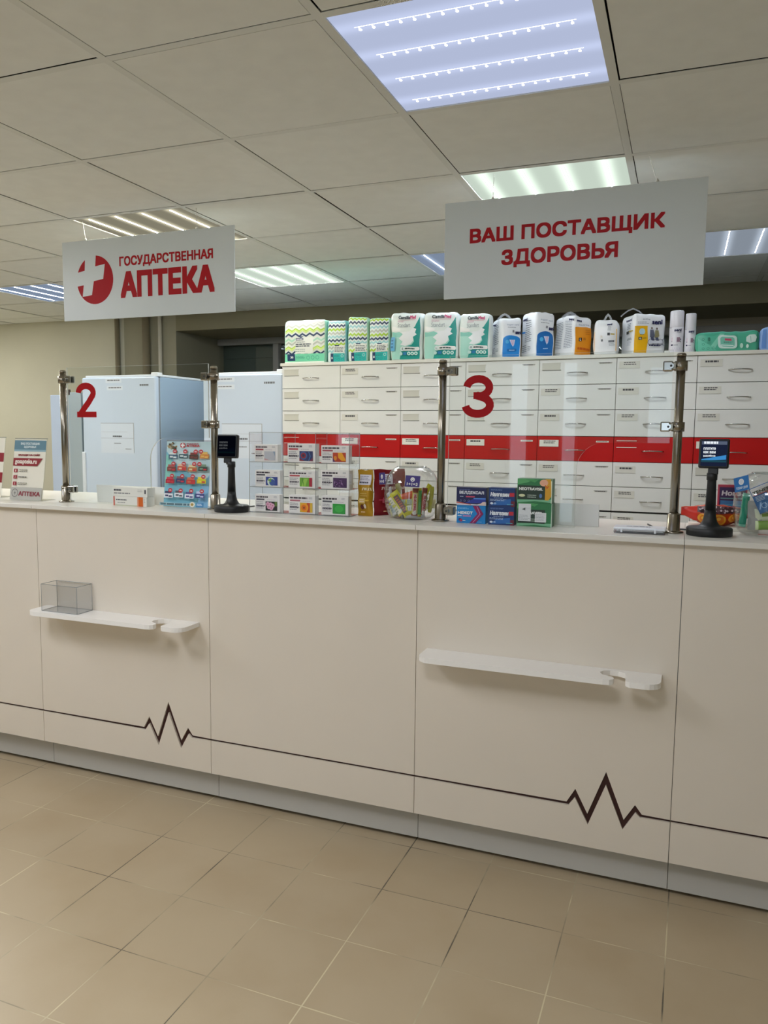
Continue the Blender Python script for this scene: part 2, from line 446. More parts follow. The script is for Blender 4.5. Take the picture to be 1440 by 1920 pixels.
# wall behind the camera, with daylight coming through its glazing
wf = MB(); ops = [(-3.6, -2.9, 0.5, 2.1), (-1.66, -1.44, 0.3, 2.1), (-1.16, -0.98, 0.3, 2.1), (-0.45, 0.35, 0.0, 2.1)]
x = XL
for x0, x1, z0, z1 in ops:
    wf.box(x, x0, YF - 0.1, YF, 0, TOP, wall_m); wf.box(x0, x1, YF - 0.1, YF, z1, TOP, wall_m)
    if z0: wf.box(x0, x1, YF - 0.1, YF, 0, z0, wall_m)
    x = x1
wf.box(x, XR, YF - 0.1, YF, 0, TOP, wall_m)
struct('wall_front', wf)
wfm = M('dcdcd8', 0.4)
window('window_3', -3.6, -2.9, YF - 0.08, 0.5, 2.1, [-3.27], 0.05, False, wfm)
window('window_4', -1.66, -1.44, YF - 0.08, 0.3, 2.1, [], 0.03, False, wfm)
window('window_5', -1.16, -0.98, YF - 0.08, 0.3, 2.1, [], 0.03, False, wfm)
window('door_1', -0.45, 0.35, YF - 0.08, 0.0, 2.1, [], 0.09, False, wfm)

# ------------------------------------------------------------------ ceiling lights
LK = {  # diffuser colour, base, strip colour, strip axis
    'dots': ('cbd6f6', 0.74, 'f2f5ff', 'x', 0.02), 'soft': ('dcecdc', 0.78, 'f4f8ff', 'y', 1.0), 'warm': ('cfc8ac', 0.36, 'fffae6', 'y', 1.0),
    'cool': ('a9bcd8', 0.50, 'e6f0ff', 'y', 0.3), 'dim': ('b4c0cf', 0.50, 'e6eeff', 'y', 0.12)}
_lm = {}
for k, (c, s, sc_, ax, p) in LK.items():
    wv = {'soft': (0, 0.7, 6.0), 'dim': (0, 0.5, 8.0), 'warm': (0, 0.9, 8.0), 'cool': (0, 0.5, 10.0), 'dots': (1, 0.20, 6.0)}.get(k)
    _lm[k] = (emis('diffuser_' + k, c, s, wv), emis('led_' + k, sc_, LAMP * p))
SEEN = ((1, 0), (1, 2), (-2, 2), (-2, 4), (-5, 4), (0, 4), (2, 4))
_bright = emis('diffuser_unseen_fill', 'f2f5ff', 11.5)  # boosted diffuser for every out-of-view light, as extra room fill
LIGHT_LABEL = {
    (1, 0): 'large bluish lit ceiling panel light with rows of dotted leds, nearest in view',
    (1, 2): 'greenish white ceiling panel light right behind the supplier slogan sign',
    (-2, 2): 'warm striped ceiling panel light right behind the red logo pharmacy sign',
    (-2, 4): 'evenly glowing white ceiling light between the two hanging signs',
    (-5, 4): 'bluish striped ceiling light at the far left edge of the photo',
    (0, 4): 'bluish ceiling light mostly hidden, peeking out left of the slogan sign',
    (2, 4): 'dim bluish ceiling light at the right edge, right of slogan sign',
    (-5, 2): 'warm ceiling panel light out of view left of the logo sign',
    (-8, 4): 'added warm fill ceiling light out of view in the far left corner',
    (-2, -2): 'added fill ceiling light out of view behind the camera on the left',
    (1, -3): 'added fill ceiling light out of view near the entrance door',
    (-5, -1): 'added fill ceiling light out of view in the front left corner',
    }
frame_l = M('d5d6d2', 0.4)
for (i, j), k in LIGHTS.items():
    c, s, sc_, ax, p = LK[k]
    t = thing('ceiling_light', LIGHT_LABEL[(i, j)],
              'ceiling light', grid_pt(i + .5, j + .5, CZ), GA, 'ceiling panel lights')
    f = MB()
    for q in (-1, 1):
        f.box(q * .294 - .006, q * .294 + .006, -.288, .288, .002, .05, frame_l); f.box(-.3, .3, q * .294 - .006, q * .294 + .006, .002, .05, frame_l)
    f.box(-.3, .3, -.3, .3, .05, .06, frame_l); f.build('frame', t)
    MB().box(-.288, .288, -.288, .288, .004, .007, _lm[k][0] if (i, j) in SEEN else _bright).build('diffuser', t)
    for q in range(4):
        a = (-1.5 + q) * 0.145; b = MB()
        if k == 'dots':
            pts = [(.245, a - .00012), (-.245, a - .00012), (-.245, a + .00012)]
            for d in range(15):
                u = -.235 + .47 * d / 14
                pts += [(u - .0010, a + .00012), (u - .0014, a + .008), (u - .0036, a + .013), (u - .0030, a + .017), (u, a + .0185), (u + .0030, a + .017), (u + .0036, a + .013), (u + .0014, a + .008), (u + .0010, a + .00012)]
            b.prism(pts + [(.245, a + .00012)], lambda x, y, z: (x, y, z), .0026, .0034, _lm[k][1])
        else:
            wd = {'warm': .0024, 'cool': .0018, 'soft': .0022, 'dim': .0016}[k]
            b.box(a - wd, a + wd, -.26, .26, .0028, .0036, _lm[k][1])
        b.build('led_strip', t)

# ------------------------------------------------------------------ counter
EDGES = [-4.01, -3.21, -2.407, -1.601, -0.803, 0.0, 0.803, 1.606]
PY = 2.442; WZ0, WZ = 1.090, 1.106
panel_m = M('e3d9ca', 0.32, noise_amt=0.012, scale=5)
body_m = M('4a4743', 0.7)
kick_m = M('c2bfb8', 0.38)
groove_m = M('3a1711', 0.6)
ecg = [(-.300, .256), (-.278, .293), (-.238, .216), (-.188, .356), (-.133, .219), (-.100, .276), (-.083, .256)]
def offs(P, ws, sg):
    out = []
    for i, p in enumerate(P):
        p = Vector(p); a = (p - Vector(P[i - 1])).normalized() if i else (Vector(P[1]) - p).normalized()
        b = (Vector(P[i + 1]) - p).normalized() if i < len(P) - 1 else a
        m = Vector((-a.y, a.x)) + Vector((-b.y, b.x)); m = m / max(m.length_squared, .25) * 2
        out.append(tuple(p + m * ws[i] * sg))
    return out
xz = lambda u, v, a: (u, a, v)
CL = ['left of the tall leaflet stand', 'under the leaflet stand at the left edge', 'below service window 2', 'under the pill rack, between the windows', 'below service window 3', 'under the candy jar at right', 'beyond the right edge']
for k in range(1, 7):
    x0, x1 = EDGES[k], EDGES[k + 1]; ww = x1 - x0; g = .001
    zig = k in (2, 4)
    has = 'heartbeat line groove' if zig else 'straight dark groove'
    t = thing('counter_cabinet', 'white laminate counter section with %s, %s' % (has, CL[k]), 'counter', (x1, PY, 0), 0, 'counter sections')
    P = [(-ww + g, .256)] + (ecg if zig else []) + [(-g, .256)]
    ws = [.0040] + ([.0052, .0068, .0070, .0074, .0070, .0068, .0052] if zig else []) + [.0040]
    hi = offs(P, ws, 1); lo = offs(P, ws, -1)
    hi = [(min(max(a, -ww + g), -g), b) for a, b in hi]; lo = [(min(max(a, -ww + g), -g), b) for a, b in lo]
    MB().prism(hi + [(-g, WZ0 - .0005), (-ww + g, WZ0 - .0005)], xz, 0, .016, panel_m).build('front_panel', t)
    MB().prism(lo + [(-g, .126), (-ww + g, .126)], xz, 0, .016, panel_m).build('lower_panel', t)
    MB().prism([(-ww + g, .19), (-g, .19), (-g, .38), (-ww + g, .38)], xz, .0075, .0155, groove_m).build('groove_strip', t)
    MB().box(-ww + .0002, -.0002, .0165, .46, .126, WZ0 - .001, body_m).build('cabinet_body', t)
    MB().box(-ww + g, -g, .05, .066, .0155, .126, kick_m).build('plinth', t)
    for a in (-ww + .06, -.06):
        for b in (.1, .40): MB().tube([(a, b, 0), (a, b, .126)], .02, M('1b1a19', .6), 10).build('levelling_foot', t)
    tag(MB().box(x0 + .0006, x1 - .0006, 2.418, 3.03 if k < 3 else 2.89, WZ0, WZ, M('e3dfd6', 0.28, noise_amt=.012, scale=6), .0012).build('worktop'),
        'thin white worktop section ' + CL[k].replace('below', 'behind posts of').replace('under', 'carrying'), 'worktop', 'counter worktop sections')

def shelf_pts():
    pts = [(-.765, PY), (-.765, 2.365)]
    for k in range(6): a = PI + k * PI / 10; pts.append((-.725 + .04 * math.cos(a), 2.365 + .04 * math.sin(a)))
    pts += [(-.2, 2.325), (-.182, 2.328), (-.172, 2.337), (-.170, 2.350), (-.178, 2.364), (-.205, 2.368)]
    for k in range(7): a = -PI * .6 - k * PI * .2; pts.append((-.176 + .038 * math.cos(a), 2.396 + .032 * math.sin(a)))
    pts += [(-.136, 2.385), (-.139, 2.352), (-.137, 2.336), (-.125, 2.326), (-.085, 2.325)]
    for k in range(1, 6): a = -PI / 2 + k * PI / 10; pts.append((-.085 + .042 * math.cos(a), 2.367 + .042 * math.sin(a)))
    pts += [(-.043, PY)]
    return pts
xy = lambda u, v, a: (u, v, a)
for xr, lab in ((-1.601, 'white bag shelf with hook notch under window 2, holding the clear box'), (0.0, 'empty white bag shelf with hook notch under window 3')):
    pts = [(u, v - PY) for u, v in shelf_pts()]
    tag(MB().prism(pts, xy, 0, .016, M('f7f4ef', .35)).build('bag_shelf', None, (xr, PY - .0005, .684)), lab, 'shelf', 'bag shelves on the counter front')
b = MB(); T = .003
bx0, bx1, by0, by1, bz0, bz1 = -2.308, -2.134, 2.352, 2.436, .7005, .806
A2 = clear('grey_acrylic', (0.965, 0.97, 0.975), 1.2)
for a in ((bx0, bx1, by0, by1, bz0, bz0 + T), (bx0, bx1, by0, by0 + T, bz0 + T, bz1), (bx0, bx1, by1 - T, by1, bz0 + T, bz1), (bx0, bx0 + T, by0 + T, by1 - T, bz0 + T, bz1), (bx1 - T, bx1, by0 + T, by1 - T, bz0 + T, bz1)):
    b.box(*a, A2)
e = .0010
for (p, q) in (((bx0, by0), (bx1, by0)), ((bx1, by0), (bx1, by1)), ((bx1, by1), (bx0, by1)), ((bx0, by1), (bx0, by0))):
    b.tube([(*p, bz1), (*q, bz1)], e, ACRYL_EDGE, 5); b.tube([(*p, bz0 + e), (*q, bz0 + e)], e, ACRYL_EDGE, 5); b.tube([(*p, bz0), (*p, bz1)], e, ACRYL_EDGE, 5)
tag(b.build('acrylic_box'), 'empty clear acrylic box standing on the left bag shelf', 'box')

# ------------------------------------------------------------------ screens: posts and glass
GYP = 2.575
def post(x, cl, lab):
    t = thing('screen_post', lab, 'post', (x, GYP, WZ), 0, 'steel screen posts')
    MB().tube([(0, 0, .004), (0, 0, .533)], .013, STEEL, 20).build('tube', t)
    MB().lathe([(.0, .537), (.010, .536), (.0135, .533), (.0135, .526)], STEEL, 20).build('cap', t)
    MB().lathe([(.030, 0), (.030, .004), (.024, .006), (.019, .008), (.0185, .055), (.014, .06)], STEEL, 24).build('base_flange', t)
    for z, sd in cl:
        b = MB(); zz = z - WZ
        b.tube([(0, 0, zz - .014), (0, 0, zz + .014)], .0185, STEEL, 20)
        b.box(min(0, sd * .03), max(0, sd * .03), -.011, .011, zz - .012, zz + .012, STEEL, .003)
        b.box(min(sd * .022, sd * .05), max(sd * .022, sd * .05), -.0155, -.0045, zz - .015, zz + .015, CHROME, .004)
        b.box(min(sd * .022, sd * .05), max(sd * .022, sd * .05), .0045, .0155, zz - .015, zz + .015, CHROME, .004)
        c = b.build('glass_clamp', t)
        s = MB().tube([(sd * .027, -.024, zz), (sd * .027, -.0155, zz)], .008, CHROME, 14); s.tube([(sd * .027, -.0246, zz), (sd * .027, -.0238, zz)], .0035, M('222222', .5), 8)
        s.build('clamp_screw', c)
post(-2.373, [(1.604, 1), (1.160, 1)], 'steel post at the left edge of service window 2')
post(-1.655, [(1.604, -1), (1.426, -1)], 'steel post at right edge of window 2, beside black display')
post(-0.768, [(1.604, 1), (1.142, 1)], 'steel post at left edge of window 3, right of candy jar')
post(-0.034, [(1.604, -1), (1.425, -1)], 'steel post at right edge of window 3')
red_dec = M('a4060e', 0.5, spec=.2)
def screen(x0, x1, num, nx, label):
    t = thing('glass_screen', label, 'screen', (x0, GYP, WZ), 0, 'counter glass screens')
    W = x1 - x0; H = 1.652 - WZ; c = x1 - .27 - x0; zb = 1.376 - WZ; r = .085
    pts = [(0, .0), (c, .0), (c, zb - r)]
    for k in range(1, 9): a = PI - k * PI / 16; pts.append((c + r + r * math.cos(a), zb - r + r * math.sin(a)))
    pts += [(W, zb), (W, H), (0, H)]
    MB().prism(pts, xz, -.003, .003, GLASS, GLASS_EDGE).build('glass_sheet', t)
    m = MB(); p = Print(m, lambda u, v, o: (u, -.003 - o, v)); z0 = 1.4525 - WZ; u0 = nx - x0
    if num == '2':
        w, h = .100, .137
        arc = [(0.115 + 0.0 * k, 0) for k in range(0)]
        P = [(.012, .62 + .03)]; P = []
        cx, cy, rx, ry = .485, .70, .375, .20
        for k in range(15): a = PI * (1.0 - k / 14 * 1.22); P.append((cx + rx * math.cos(a), cy + .015 + (ry) * math.sin(a)))
        P += [(.62, .44), (.40, .27), (.20, .10)]
        q = Print(m, lambda u, v, o: (u0 + u, -.003 - o, z0 + v), w, h)
        q.line(P, .026, red_dec); q.rect(.02, 0, 1.0, .165, red_dec); q.poly([(.02, .0), (.30, 0), (.36, .165), (.22, .23), (.02, .12)], red_dec); q.done()
    else:
        w, h = .106, .137
        q = Print(m, lambda u, v, o: (u0 + u, -.003 - o, z0 + v), w, h)
        def arc(cx, cy, rx, ry, a0, a1, n=14): return [(cx + rx * math.cos(a0 + (a1 - a0) * k / n), cy + ry * math.sin(a0 + (a1 - a0) * k / n)) for k in range(n + 1)]
        q.line(arc(.50, .705, .355, .205, PI * .97, -PI * .42) + [(.46, .515)], .025, red_dec)
        q.line([(.46, .522)] + arc(.50, .29, .385, .205, PI * .40, -PI * .97, 16), .026, red_dec)
        q.rect(.36, .435, .56, .60, red_dec); q.done()
    m.build('numeral', t)
screen(-2.350, -1.678, '2', -2.303, 'clear glass screen with red numeral 2 above the counter')
screen(-0.744, -0.056, '3', -0.700, 'clear glass screen with red numeral 3 above the counter')

# ------------------------------------------------------------------ hanging signs
sign_m = M('d9e0e1', 0.34, noise_amt=.01, scale=4)
red_s = M('b00816', 0.45, spec=.25)
def sign(x0, x1, z0, z1, label, draw, wires):
    w, h = x1 - x0, z1 - z0
    t = thing('hanging_sign', label, 'sign', (x0, 2.97, z0), 0, 'signs hung over the counter')
    MB().box(0, w, 0, .006, 0, h, sign_m, .001).build('board', t)
    draw(t, w, h)
    for ub, uc in wires:
        MB().tube([(ub, .003, h - .002), (uc, .003, CZ - z0 + .0005)], .0012, M('d8d8d0', .4), 6).build('hanging_wire', t)
        MB().lathe([(.006, 0), (.004, .006), (.001, .012)], M('d8d8d0', .4), 10, (ub, .003, h)).build('hook', t)
def drawA(t, w, h):
    m = MB(); p = Print(m, front(0, 0, 0), w, h)
    p.text('ГОСУДАРСТВЕННАЯ', .352, .617, .886, .757, red_s, .035)
    p.done(); m.build('small_lettering', t)
    m = MB(); p = Print(m, front(0, 0, 0), w, h)
    p.text('АПТЕКА', .356, .248, .893, .572, red_s, .055); p.done(); m.build('large_lettering', t)
    m = MB(); p = Print(m, front(0, 0, 0), w, h)
    p.ell(.201, .497, .112, .303, red_s, n=48)
    # white cross pushed to the upper left (from its corners in the emblem)
    p.poly([(.145, .86), (.212, .86), (.205, .665), (.264, .685), (.252, .502), (.194, .483), (.180, .310), (.122, .295), (.131, .440), (.07, .425), (.07, .592), (.139, .622)], sign_m)
    p.done(); m.build('emblem', t)
def drawB(t, w, h):
    for nm, tx, box in (('upper_lettering', 'ВАШ ПОСТАВЩИК', (.107, .535, .858, .713)), ('lower_lettering', 'ЗДОРОВЬЯ', (.240, .285, .692, .472))):
        m = MB(); p = Print(m, front(0, 0, 0), w, h); p.text(tx, *box, red_s, .042); p.done(); m.build(nm, t)
sign(-2.716, -1.801, 1.903, 2.257, 'hanging silver sign with round red cross emblem and red pharmacy lettering', drawA, [(.135, .12), (.73, .728)])
sign(-0.888, 0.017, 1.904, 2.254, 'hanging silver sign with two lines of red slogan lettering only', drawB, [(.18, .182), (.745, .716)])

# ------------------------------------------------------------------ drawer cabinets
CX = [-2.284, -1.903, -1.528, -1.152, -.753, -.362, .019, .402, .785]
CR = [1.790, 1.658, 1.526, 1.389, 1.259, 1.131, 1.005]
CY = 4.30
cab_w = M('e8e8e4', 0.4, noise_amt=.01, scale=5); cab_r = M('ba0704', 0.38, spec=.3); line_d = M('55544e', .7); lab_p = M('eceadf', .6); rail = M('d2d0c5', .4); ink = M('4a4a4c', .7)
HND = None
CLAB = ['below the largest chevron pack, leftmost', 'second from the left fridge', 'below the first white and teal pack', 'behind the numeral 3',
        'below the blue fronted packs', 'below the orange fronted packs', 'behind the right steel post', 'at the right edge of the photo']
KIND = ['bbbrbbbb', 'tttttttt', 'bbbtttbb', 'bbbtttbb', 'bttttbbb', 'tttrtttt', 'ttttbttt', 'bbbtbbbb']
for c in range(8):
    x0, x1 = CX[c], CX[c + 1]; ww = x1 - x0
    t = thing('drawer_cabinet', 'tall white drawer column with one red drawer, ' + CLAB[c], 'cabinet', (x0, CY, 0), 0, 'pharmacy drawer columns')
    MB().box(.001, ww - .001, .019, .45, .06, 1.788, M('3b3a36', .7)).build('cabinet_body', t)
    MB().box(.001, ww - .001, .06, .40, 0, .06, M('55544f', .6)).build('plinth', t)
    rows = [(CR[k + 1], CR[k]) for k in range(6)] + [(.70, .998), (.39, .70), (.07, .39)]
    for k, (z0, z1) in enumerate(rows):
        red = k == 3; base = cab_r if red else cab_w
        m = MB(); m.box(.0012, ww - .0012, 0, .018, z0 + .0014, z1 - .0014, base, .0008, 1)
        if not red: pass
        d = m.build('drawer', t)
        if red: d['label'] = 'red drawer front'
        hc = ww / 2; hz = z1 - .073
        if HND is None:
            pts = [(-.05, 0, 0), (-.046, -.012, .0), (-.036, -.020, .001), (-.015, -.025, .002), (.015, -.025, .002), (.036, -.020, .001), (.046, -.012, 0), (.05, 0, 0)]
            hb = MB().tube(pts, [.0042, .0036, .0032, .003, .003, .0032, .0036, .0042], CHROME, 8)
            HND = hb.build('handle', d); HND.location = (hc, 0, hz)
        else:
            h = HND.copy(); COL.objects.link(h); h.parent = d; h.location = (hc, 0, hz)
        kd = KIND[c][min(k, 7)]
        lm = MB(); lz1 = z1 - .020; lz0 = lz1 - .034
        if kd == 'r' or kd == 'b':
            rm = lab_p if red else rail
            if kd == 'b' and not red: lm.box(.014, .108, -.001, -.0001, lz0, lz1, rail)
            lm.box(.014, .112, -.003, -.0001, lz1 - .002, lz1 + .001, rm); lm.box(.014, .112, -.003, -.0001, lz0 - .002, lz0 + .001, rm)
            if not red: lm.box(.016, .112, -.0022, -.0001, lz0 - .0045, lz0 - .002, line_d)
        else:
            lm.box(.012, .112, -.0016, -.0001, lz0, lz1, lab_p if red else M('dcdad0', .4))
            lm.box(.012, .112, -.003, -.0001, lz0 - .001, lz0 + .0006, rail)
            p = Print(lm, front(.012, -.0016, lz0), .10, .034)
            p.lines(.22, .42, .85, .95, 2 if (c + k) % 3 else 1, ink, .5, .15); p.done()
        lm.build('label_holder', d)
        if c in (1, 2, 3, 4) and KIND[c][min(k, 7)] != 'x' or c == 5 and k == 0 or c == 7:
            lm = MB().box(ww - .088, ww - .024, -.0012, -.0001, z1 - .030, z1 - .022, lab_p if red else M('cfcdc2', .4))
            if not red: lm.box(ww - .090, ww - .022, -.0016, -.0001, z1 - .0245, z1 - .0225, line_d)
            p = Print(lm, front(ww - .086, -.0012, z1 - .029), .06, .006); p.lines(.05, .1, .95, .8, 1, ink, .6, .1); p.done()
            lm.build('small_label', d)
tag(MB().box(-2.292, .787, CY - .010, CY + .455, 1.790, 1.808, M('e6e4da', .4), .0015).build('cabinet_top'), 'long white top board carrying the packs above the drawers', 'board')

# ------------------------------------------------------------------ fridges and tall cabinet
fr_m = M('ccd9ea', 0.28, noise_amt=.006, scale=3); seal = M('8b9096', .6); fr_side = M('9fb4c8', 0.3)
def fridge(x0, x1, label, strips, note):
    w = x1 - x0; y0 = 4.325
    t = thing('refrigerator', label, 'refrigerator', (x0, y0, 0), 0, 'white refrigerators')
    MB().box(0.002, w - .002, .055, .63, .03, 1.752, fr_side, .006).build('cabinet_body', t)
    MB().box(.006, w - .006, .04, .056, .06, 1.745, seal).build('door_seal', t)
    MB().box(0, w, .038, .63, 1.752, 1.768, M('e4e8ec', .35), .004).build('top_panel', t)
    for z0, z1 in ((.655, 1.752), (.05, .645)):
        d = MB().box(0, w, 0, .04, z0, z1, fr_m, .010, 3).build('door', t)
        MB().box(-.006, .022, -.012, .004, z0 + .05 if z0 > .5 else z1 - .45, z0 + .60 if z0 > .5 else z1 - .04, M('e0e6ee', .3), .005).build('handle', d)
        if z0 > .5:
            for u, z in strips:
                m = MB().box(u, u + .13, -.0008, .0002, z - .014, z + .014, M('dde5f0', .5)); p = Print(m, front(u, -.0008, z - .014), .13, .028)
                p.lines(.12, .4, .9, .75, 1, M('77797e', .6), .7, .1); p.done(); m.build('sticker', d)
            m = MB(); p = Print(m, front(w - .125, 0, 1.69), .075, .015); p.lines(0, 0, 1, 1, 1, M('70747a', .4), .8, .05); p.done(); m.build('nameplate', d)
            u0, u1, z0n, z1n = note
            m = MB().box(u0, u1, -.0010, .0, z0n, z1n, M('d6dfec', .7)); p = Print(m, front(u0, -.0010, z0n), u1 - u0, z1n - z0n)
            p.rect(0, .985, 1, 1, M('9a9da3', .6)); p.rect(.02, .70, .8, .708, M('b0b3b8', .6)); p.rect(0, .492, 1, .503, M('a4a9b2', .6))
            p.lines(.36, .52, .64, .60, 1, M('5c6068', .6), .6, 0); p.lines(.40, .30, .62, .36, 1, M('777b82', .6)); p.lines(.74, .12, .96, .17, 1, M('777b82', .6))
            p.rect(.985, .02, 1, 1, M('a9adb3', .6)); p.done(); m.build('paper_notice', d)
    MB().box(w - .05, w + .002, .02, .075, 1.752, 1.779, M('eef0f2', .35), .004).build('hinge_cap', t)
    for a in (.05, w - .05):
        for bb in (.1, .55): MB().tube([(a, bb, 0), (a, bb, .05)], .02, BLACK, 8).build('foot', t)
    return t
fridge(-3.824, -3.222, 'white fridge behind numeral 2, left of the two fridges', [(.20, 1.729), (.21, 1.681)], (.153, .424, 1.250, 1.451))
fridge(-2.862, -2.297, 'white fridge pressed against the drawer columns, right of the two fridges', [(.10, 1.722), (.10, 1.676)], (.137, .426, 1.235, 1.449))
t = thing('tall_cabinet', 'pale blue tall cabinet standing left of the fridges by the wall', 'cabinet', (-4.429, 4.70, 0))
MB().box(.14, .262, .0, .45, .0, 1.680, M('b5c1c6', .4), .004).build('cabinet_body', t)
MB().box(0, .125, -.03, .42, .0, 1.659, M('bccbe0', .4), .004).build('door', t)
MB().box(.135, .16, -.006, .01, 1.66, 1.70, M('4a3c36', .5), .002).build('hinge', t)

# ------------------------------------------------------------------ packs on top of the drawers
TZ = 1.808
def soft_pack(name, label, cat, x0, w, h, d, y0, body, draw, side=None, bulge=.012, wob=.004, taper=0.0, n=11.0, rotz=0.0, seed=0, handle=None, group=None, top_slope=0.0):
    def D(x, y, z):
        a = (x / w) * 2 - 1; b = (y / d) * 2 - 1; c = (z / h) * 2 - 1
        mx = max(abs(a), abs(b), abs(c), 1e-6)
        s = (abs(a) ** n + abs(b) ** n + abs(c) ** n) ** (-1 / n) * mx
        a *= s; b *= s; cc = c * s if c > 0 else c * (0.4 * s + 0.6) if c > -1 else c
        k = max(0, 1 - a * a) * max(0, 1 - c * c)
        b += (2 * bulge / d) * k * b * abs(b)
        a += (0.4 * bulge / w) * max(0, 1 - b * b) * max(0, 1 - c * c) * a * abs(a)
        a *= 1 - taper * (c + 1) / 2
        X, Y_, Z = (a + 1) * w / 2, (b + 1) * d / 2, (cc + 1) * h / 2
        q = Vector((X * 14 + seed * 7.3, Y_ * 14, Z * 14)); nn = noise.noise_vector(q) * wob * min(1, 3 * z / h + .15)
        Z += (top_slope * a + .9 * wob * noise.noise(Vector((X * 30 + seed, Y_ * 20, 3)))) * max(0, c) ** 2
        if z < 1e-6: return Vector((X + nn.x, Y_ + nn.y, 0))
        return Vector((X + nn.x, Y_ + nn.y, Z + nn.z))
    t = thing(name, label, cat, (x0, y0, TZ), rotz, group)
    b = bmesh.new(); bmesh.ops.create_cube(b, size=1); bmesh.ops.subdivide_edges(b, edges=list(b.edges), cuts=13, use_grid_fill=True)
    for v in b.verts: v.co = D((v.co.x + .5) * w, (v.co.y + .5) * d, (v.co.z + .5) * h)
    m = MB().bm(b, body, True)
    if draw:
        p = Print(m, lambda u, v, o: D(u, -o * 2.2, v), w, h, base=.0006); draw(p); p.done(min(w, h) / 11)
    if side:
        p = Print(m, lambda u, v, o: D(-o * 2.2, d - u, v), d, h, base=.0006); side(p); p.done(min(d, h) / 11)
    m.build('pack_body', t)
    if handle:
        hx0, hx1, hh, hw = handle; mid = (hx0 + hx1) / 2; vs = []; fs = []
        path = [(hx0, h * .97), (hx0 + (mid - hx0) * .55, h + hh * .65), (mid, h + hh), (mid + (hx1 - mid) * .5, h + hh * .62), (hx1, h * .97)]
        m2 = MB(); 
        L = Print(m2, lambda u, v, o: (u, d * .45 - o, v)); L.line(path, hw, FILM); L.done()
        L = Print(m2, lambda u, v, o: (u, d * .45 + .002 - o, v)); L.line(path, hw, FILM); L.done()
        m2.build('carry_handle', t)
    return t
# colours
MINT = M('aee3c6', .35); CREAM = M('f2f3e6', .4); LIME = M('a9cf2c', .4); NAVY = M('14345c', .4); GREY = M('bfc3b8', .4); SKY = M('9fd3d6', .4); TEAL = M('25b5ad', .4); DKTXT = M('3d4b55', .5); WH = M('f6f6f2', .4)
def chev(p, rows, u0, u1, nz, wd, stop):
    amp = .026
    for v, c in rows:
        p.zig(u0, u1, v, amp, nz, wd, c)
def big_chevron(p):
    p.rect(.03, .03, .985, .97, M('f0f4ea', .4))
    for v, c in ((.93, M('dcdcd0', .4)), (.855, M('d3d5c8', .4)), (.765, LIME), (.735, M('d5e886', .4)), (.65, NAVY), (.54, M('b4e2c8', .4)), (.46, GREY), (.36, LIME), (.335, M('d5e886', .4)), (.24, NAVY)):
        p.zig(.04, .98, v, .028, 11, .0095, c)
    p.rect(.30, .22, .72, .60, M('f4f6ec', .4)); p.poly([(.36, .62), (.50, .62), (.43, .585)], NAVY)
    p.rect(.31, .53, .49, .585, NAVY); p.lines(.325, .54, .475, .575, 1, WH, .7, 0)
    p.text('Пеленки', .31, .475, .53, .515, DKTXT); p.lines(.31, .37, .68, .46, 2, DKTXT, .55, .1); p.lines(.31, .25, .54, .34, 2, M('8b9a92', .5), .3)
    p.rect(.03, .04, .985, .215, M('7ddcb4', .4)); p.rect(.10, .06, .29, .22, NAVY); p.text('30', .18, .12, .25, .17, WH, .06)
    p.lines(.31, .09, .54, .17, 3, M('45a98a', .5), .4)
    for u in (.60, .71, .82): p.ring(u, .125, .011, .0018, M('2f9a80', .5))
    p.rect(.03, .0, .985, .04, M('eaf5ea', .4))
def small_chevron(order):
    def f(p):
        p.rect(.05, .02, .96, .98, M('eef6f2', .4)); v = .96
        for k in range(9):
            c = order[k % len(order)]; p.zig(.06, .955, v, .022, 9, .0085, c); v -= .088
        p.rect(.38, .22, .93, .41, M('f4f6ee', .4)); p.rect(.44, .385, .66, .415, NAVY); p.lines(.42, .24, .90, .37, 4, DKTXT, .5, .15)
        p.rect(.20, .02, .36, .21, NAVY); p.text('30', .24, .08, .32, .13, WH, .06); p.rect(.36, .02, .95, .21, TEAL)
        p.ring(.82, .15, .008, .0016, WH)
        for u in (.46, .64, .84): p.ring(u, .07, .0075, .0014, M('0d7a78', .5))
        p.lines(.40, .12, .72, .18, 2, M('0d7a78', .5), .4)
    return f
oA = [SKY, NAVY, LIME, GREY]; oB = [LIME, NAVY, SKY, GREY]
GCH = 'chevron packs on the drawers'
soft_pack('underpad_pack', 'widest mint pack with lime and navy chevrons, leftmost on the drawers', 'pack', -2.290, .278, .255, .16, 4.335, MINT, big_chevron, bulge=.010, wob=.003, n=14, seed=1, group=GCH)
soft_pack('underpad_pack', 'narrow chevron pack touching the widest mint pack, pale blue left edge', 'pack', -2.003, .122, .242, .15, 4.335, M('8fd0dc', .35), small_chevron(oA), bulge=.007, wob=.003, n=14, seed=2, group=GCH)
soft_pack('underpad_pack', 'narrow chevron pack with lime top row, after the dark gap', 'pack', -1.871, .126, .256, .15, 4.335, M('b8e0c8', .35), small_chevron(oB), bulge=.007, wob=.003, n=14, seed=3, group=GCH, top_slope=-.004)
soft_pack('underpad_pack', 'narrow chevron pack directly beside the first white and teal pack', 'pack', -1.738, .123, .246, .15, 4.335, M('b8e0c8', .35), small_chevron(oB), bulge=.007, wob=.003, n=14, seed=4, group=GCH)

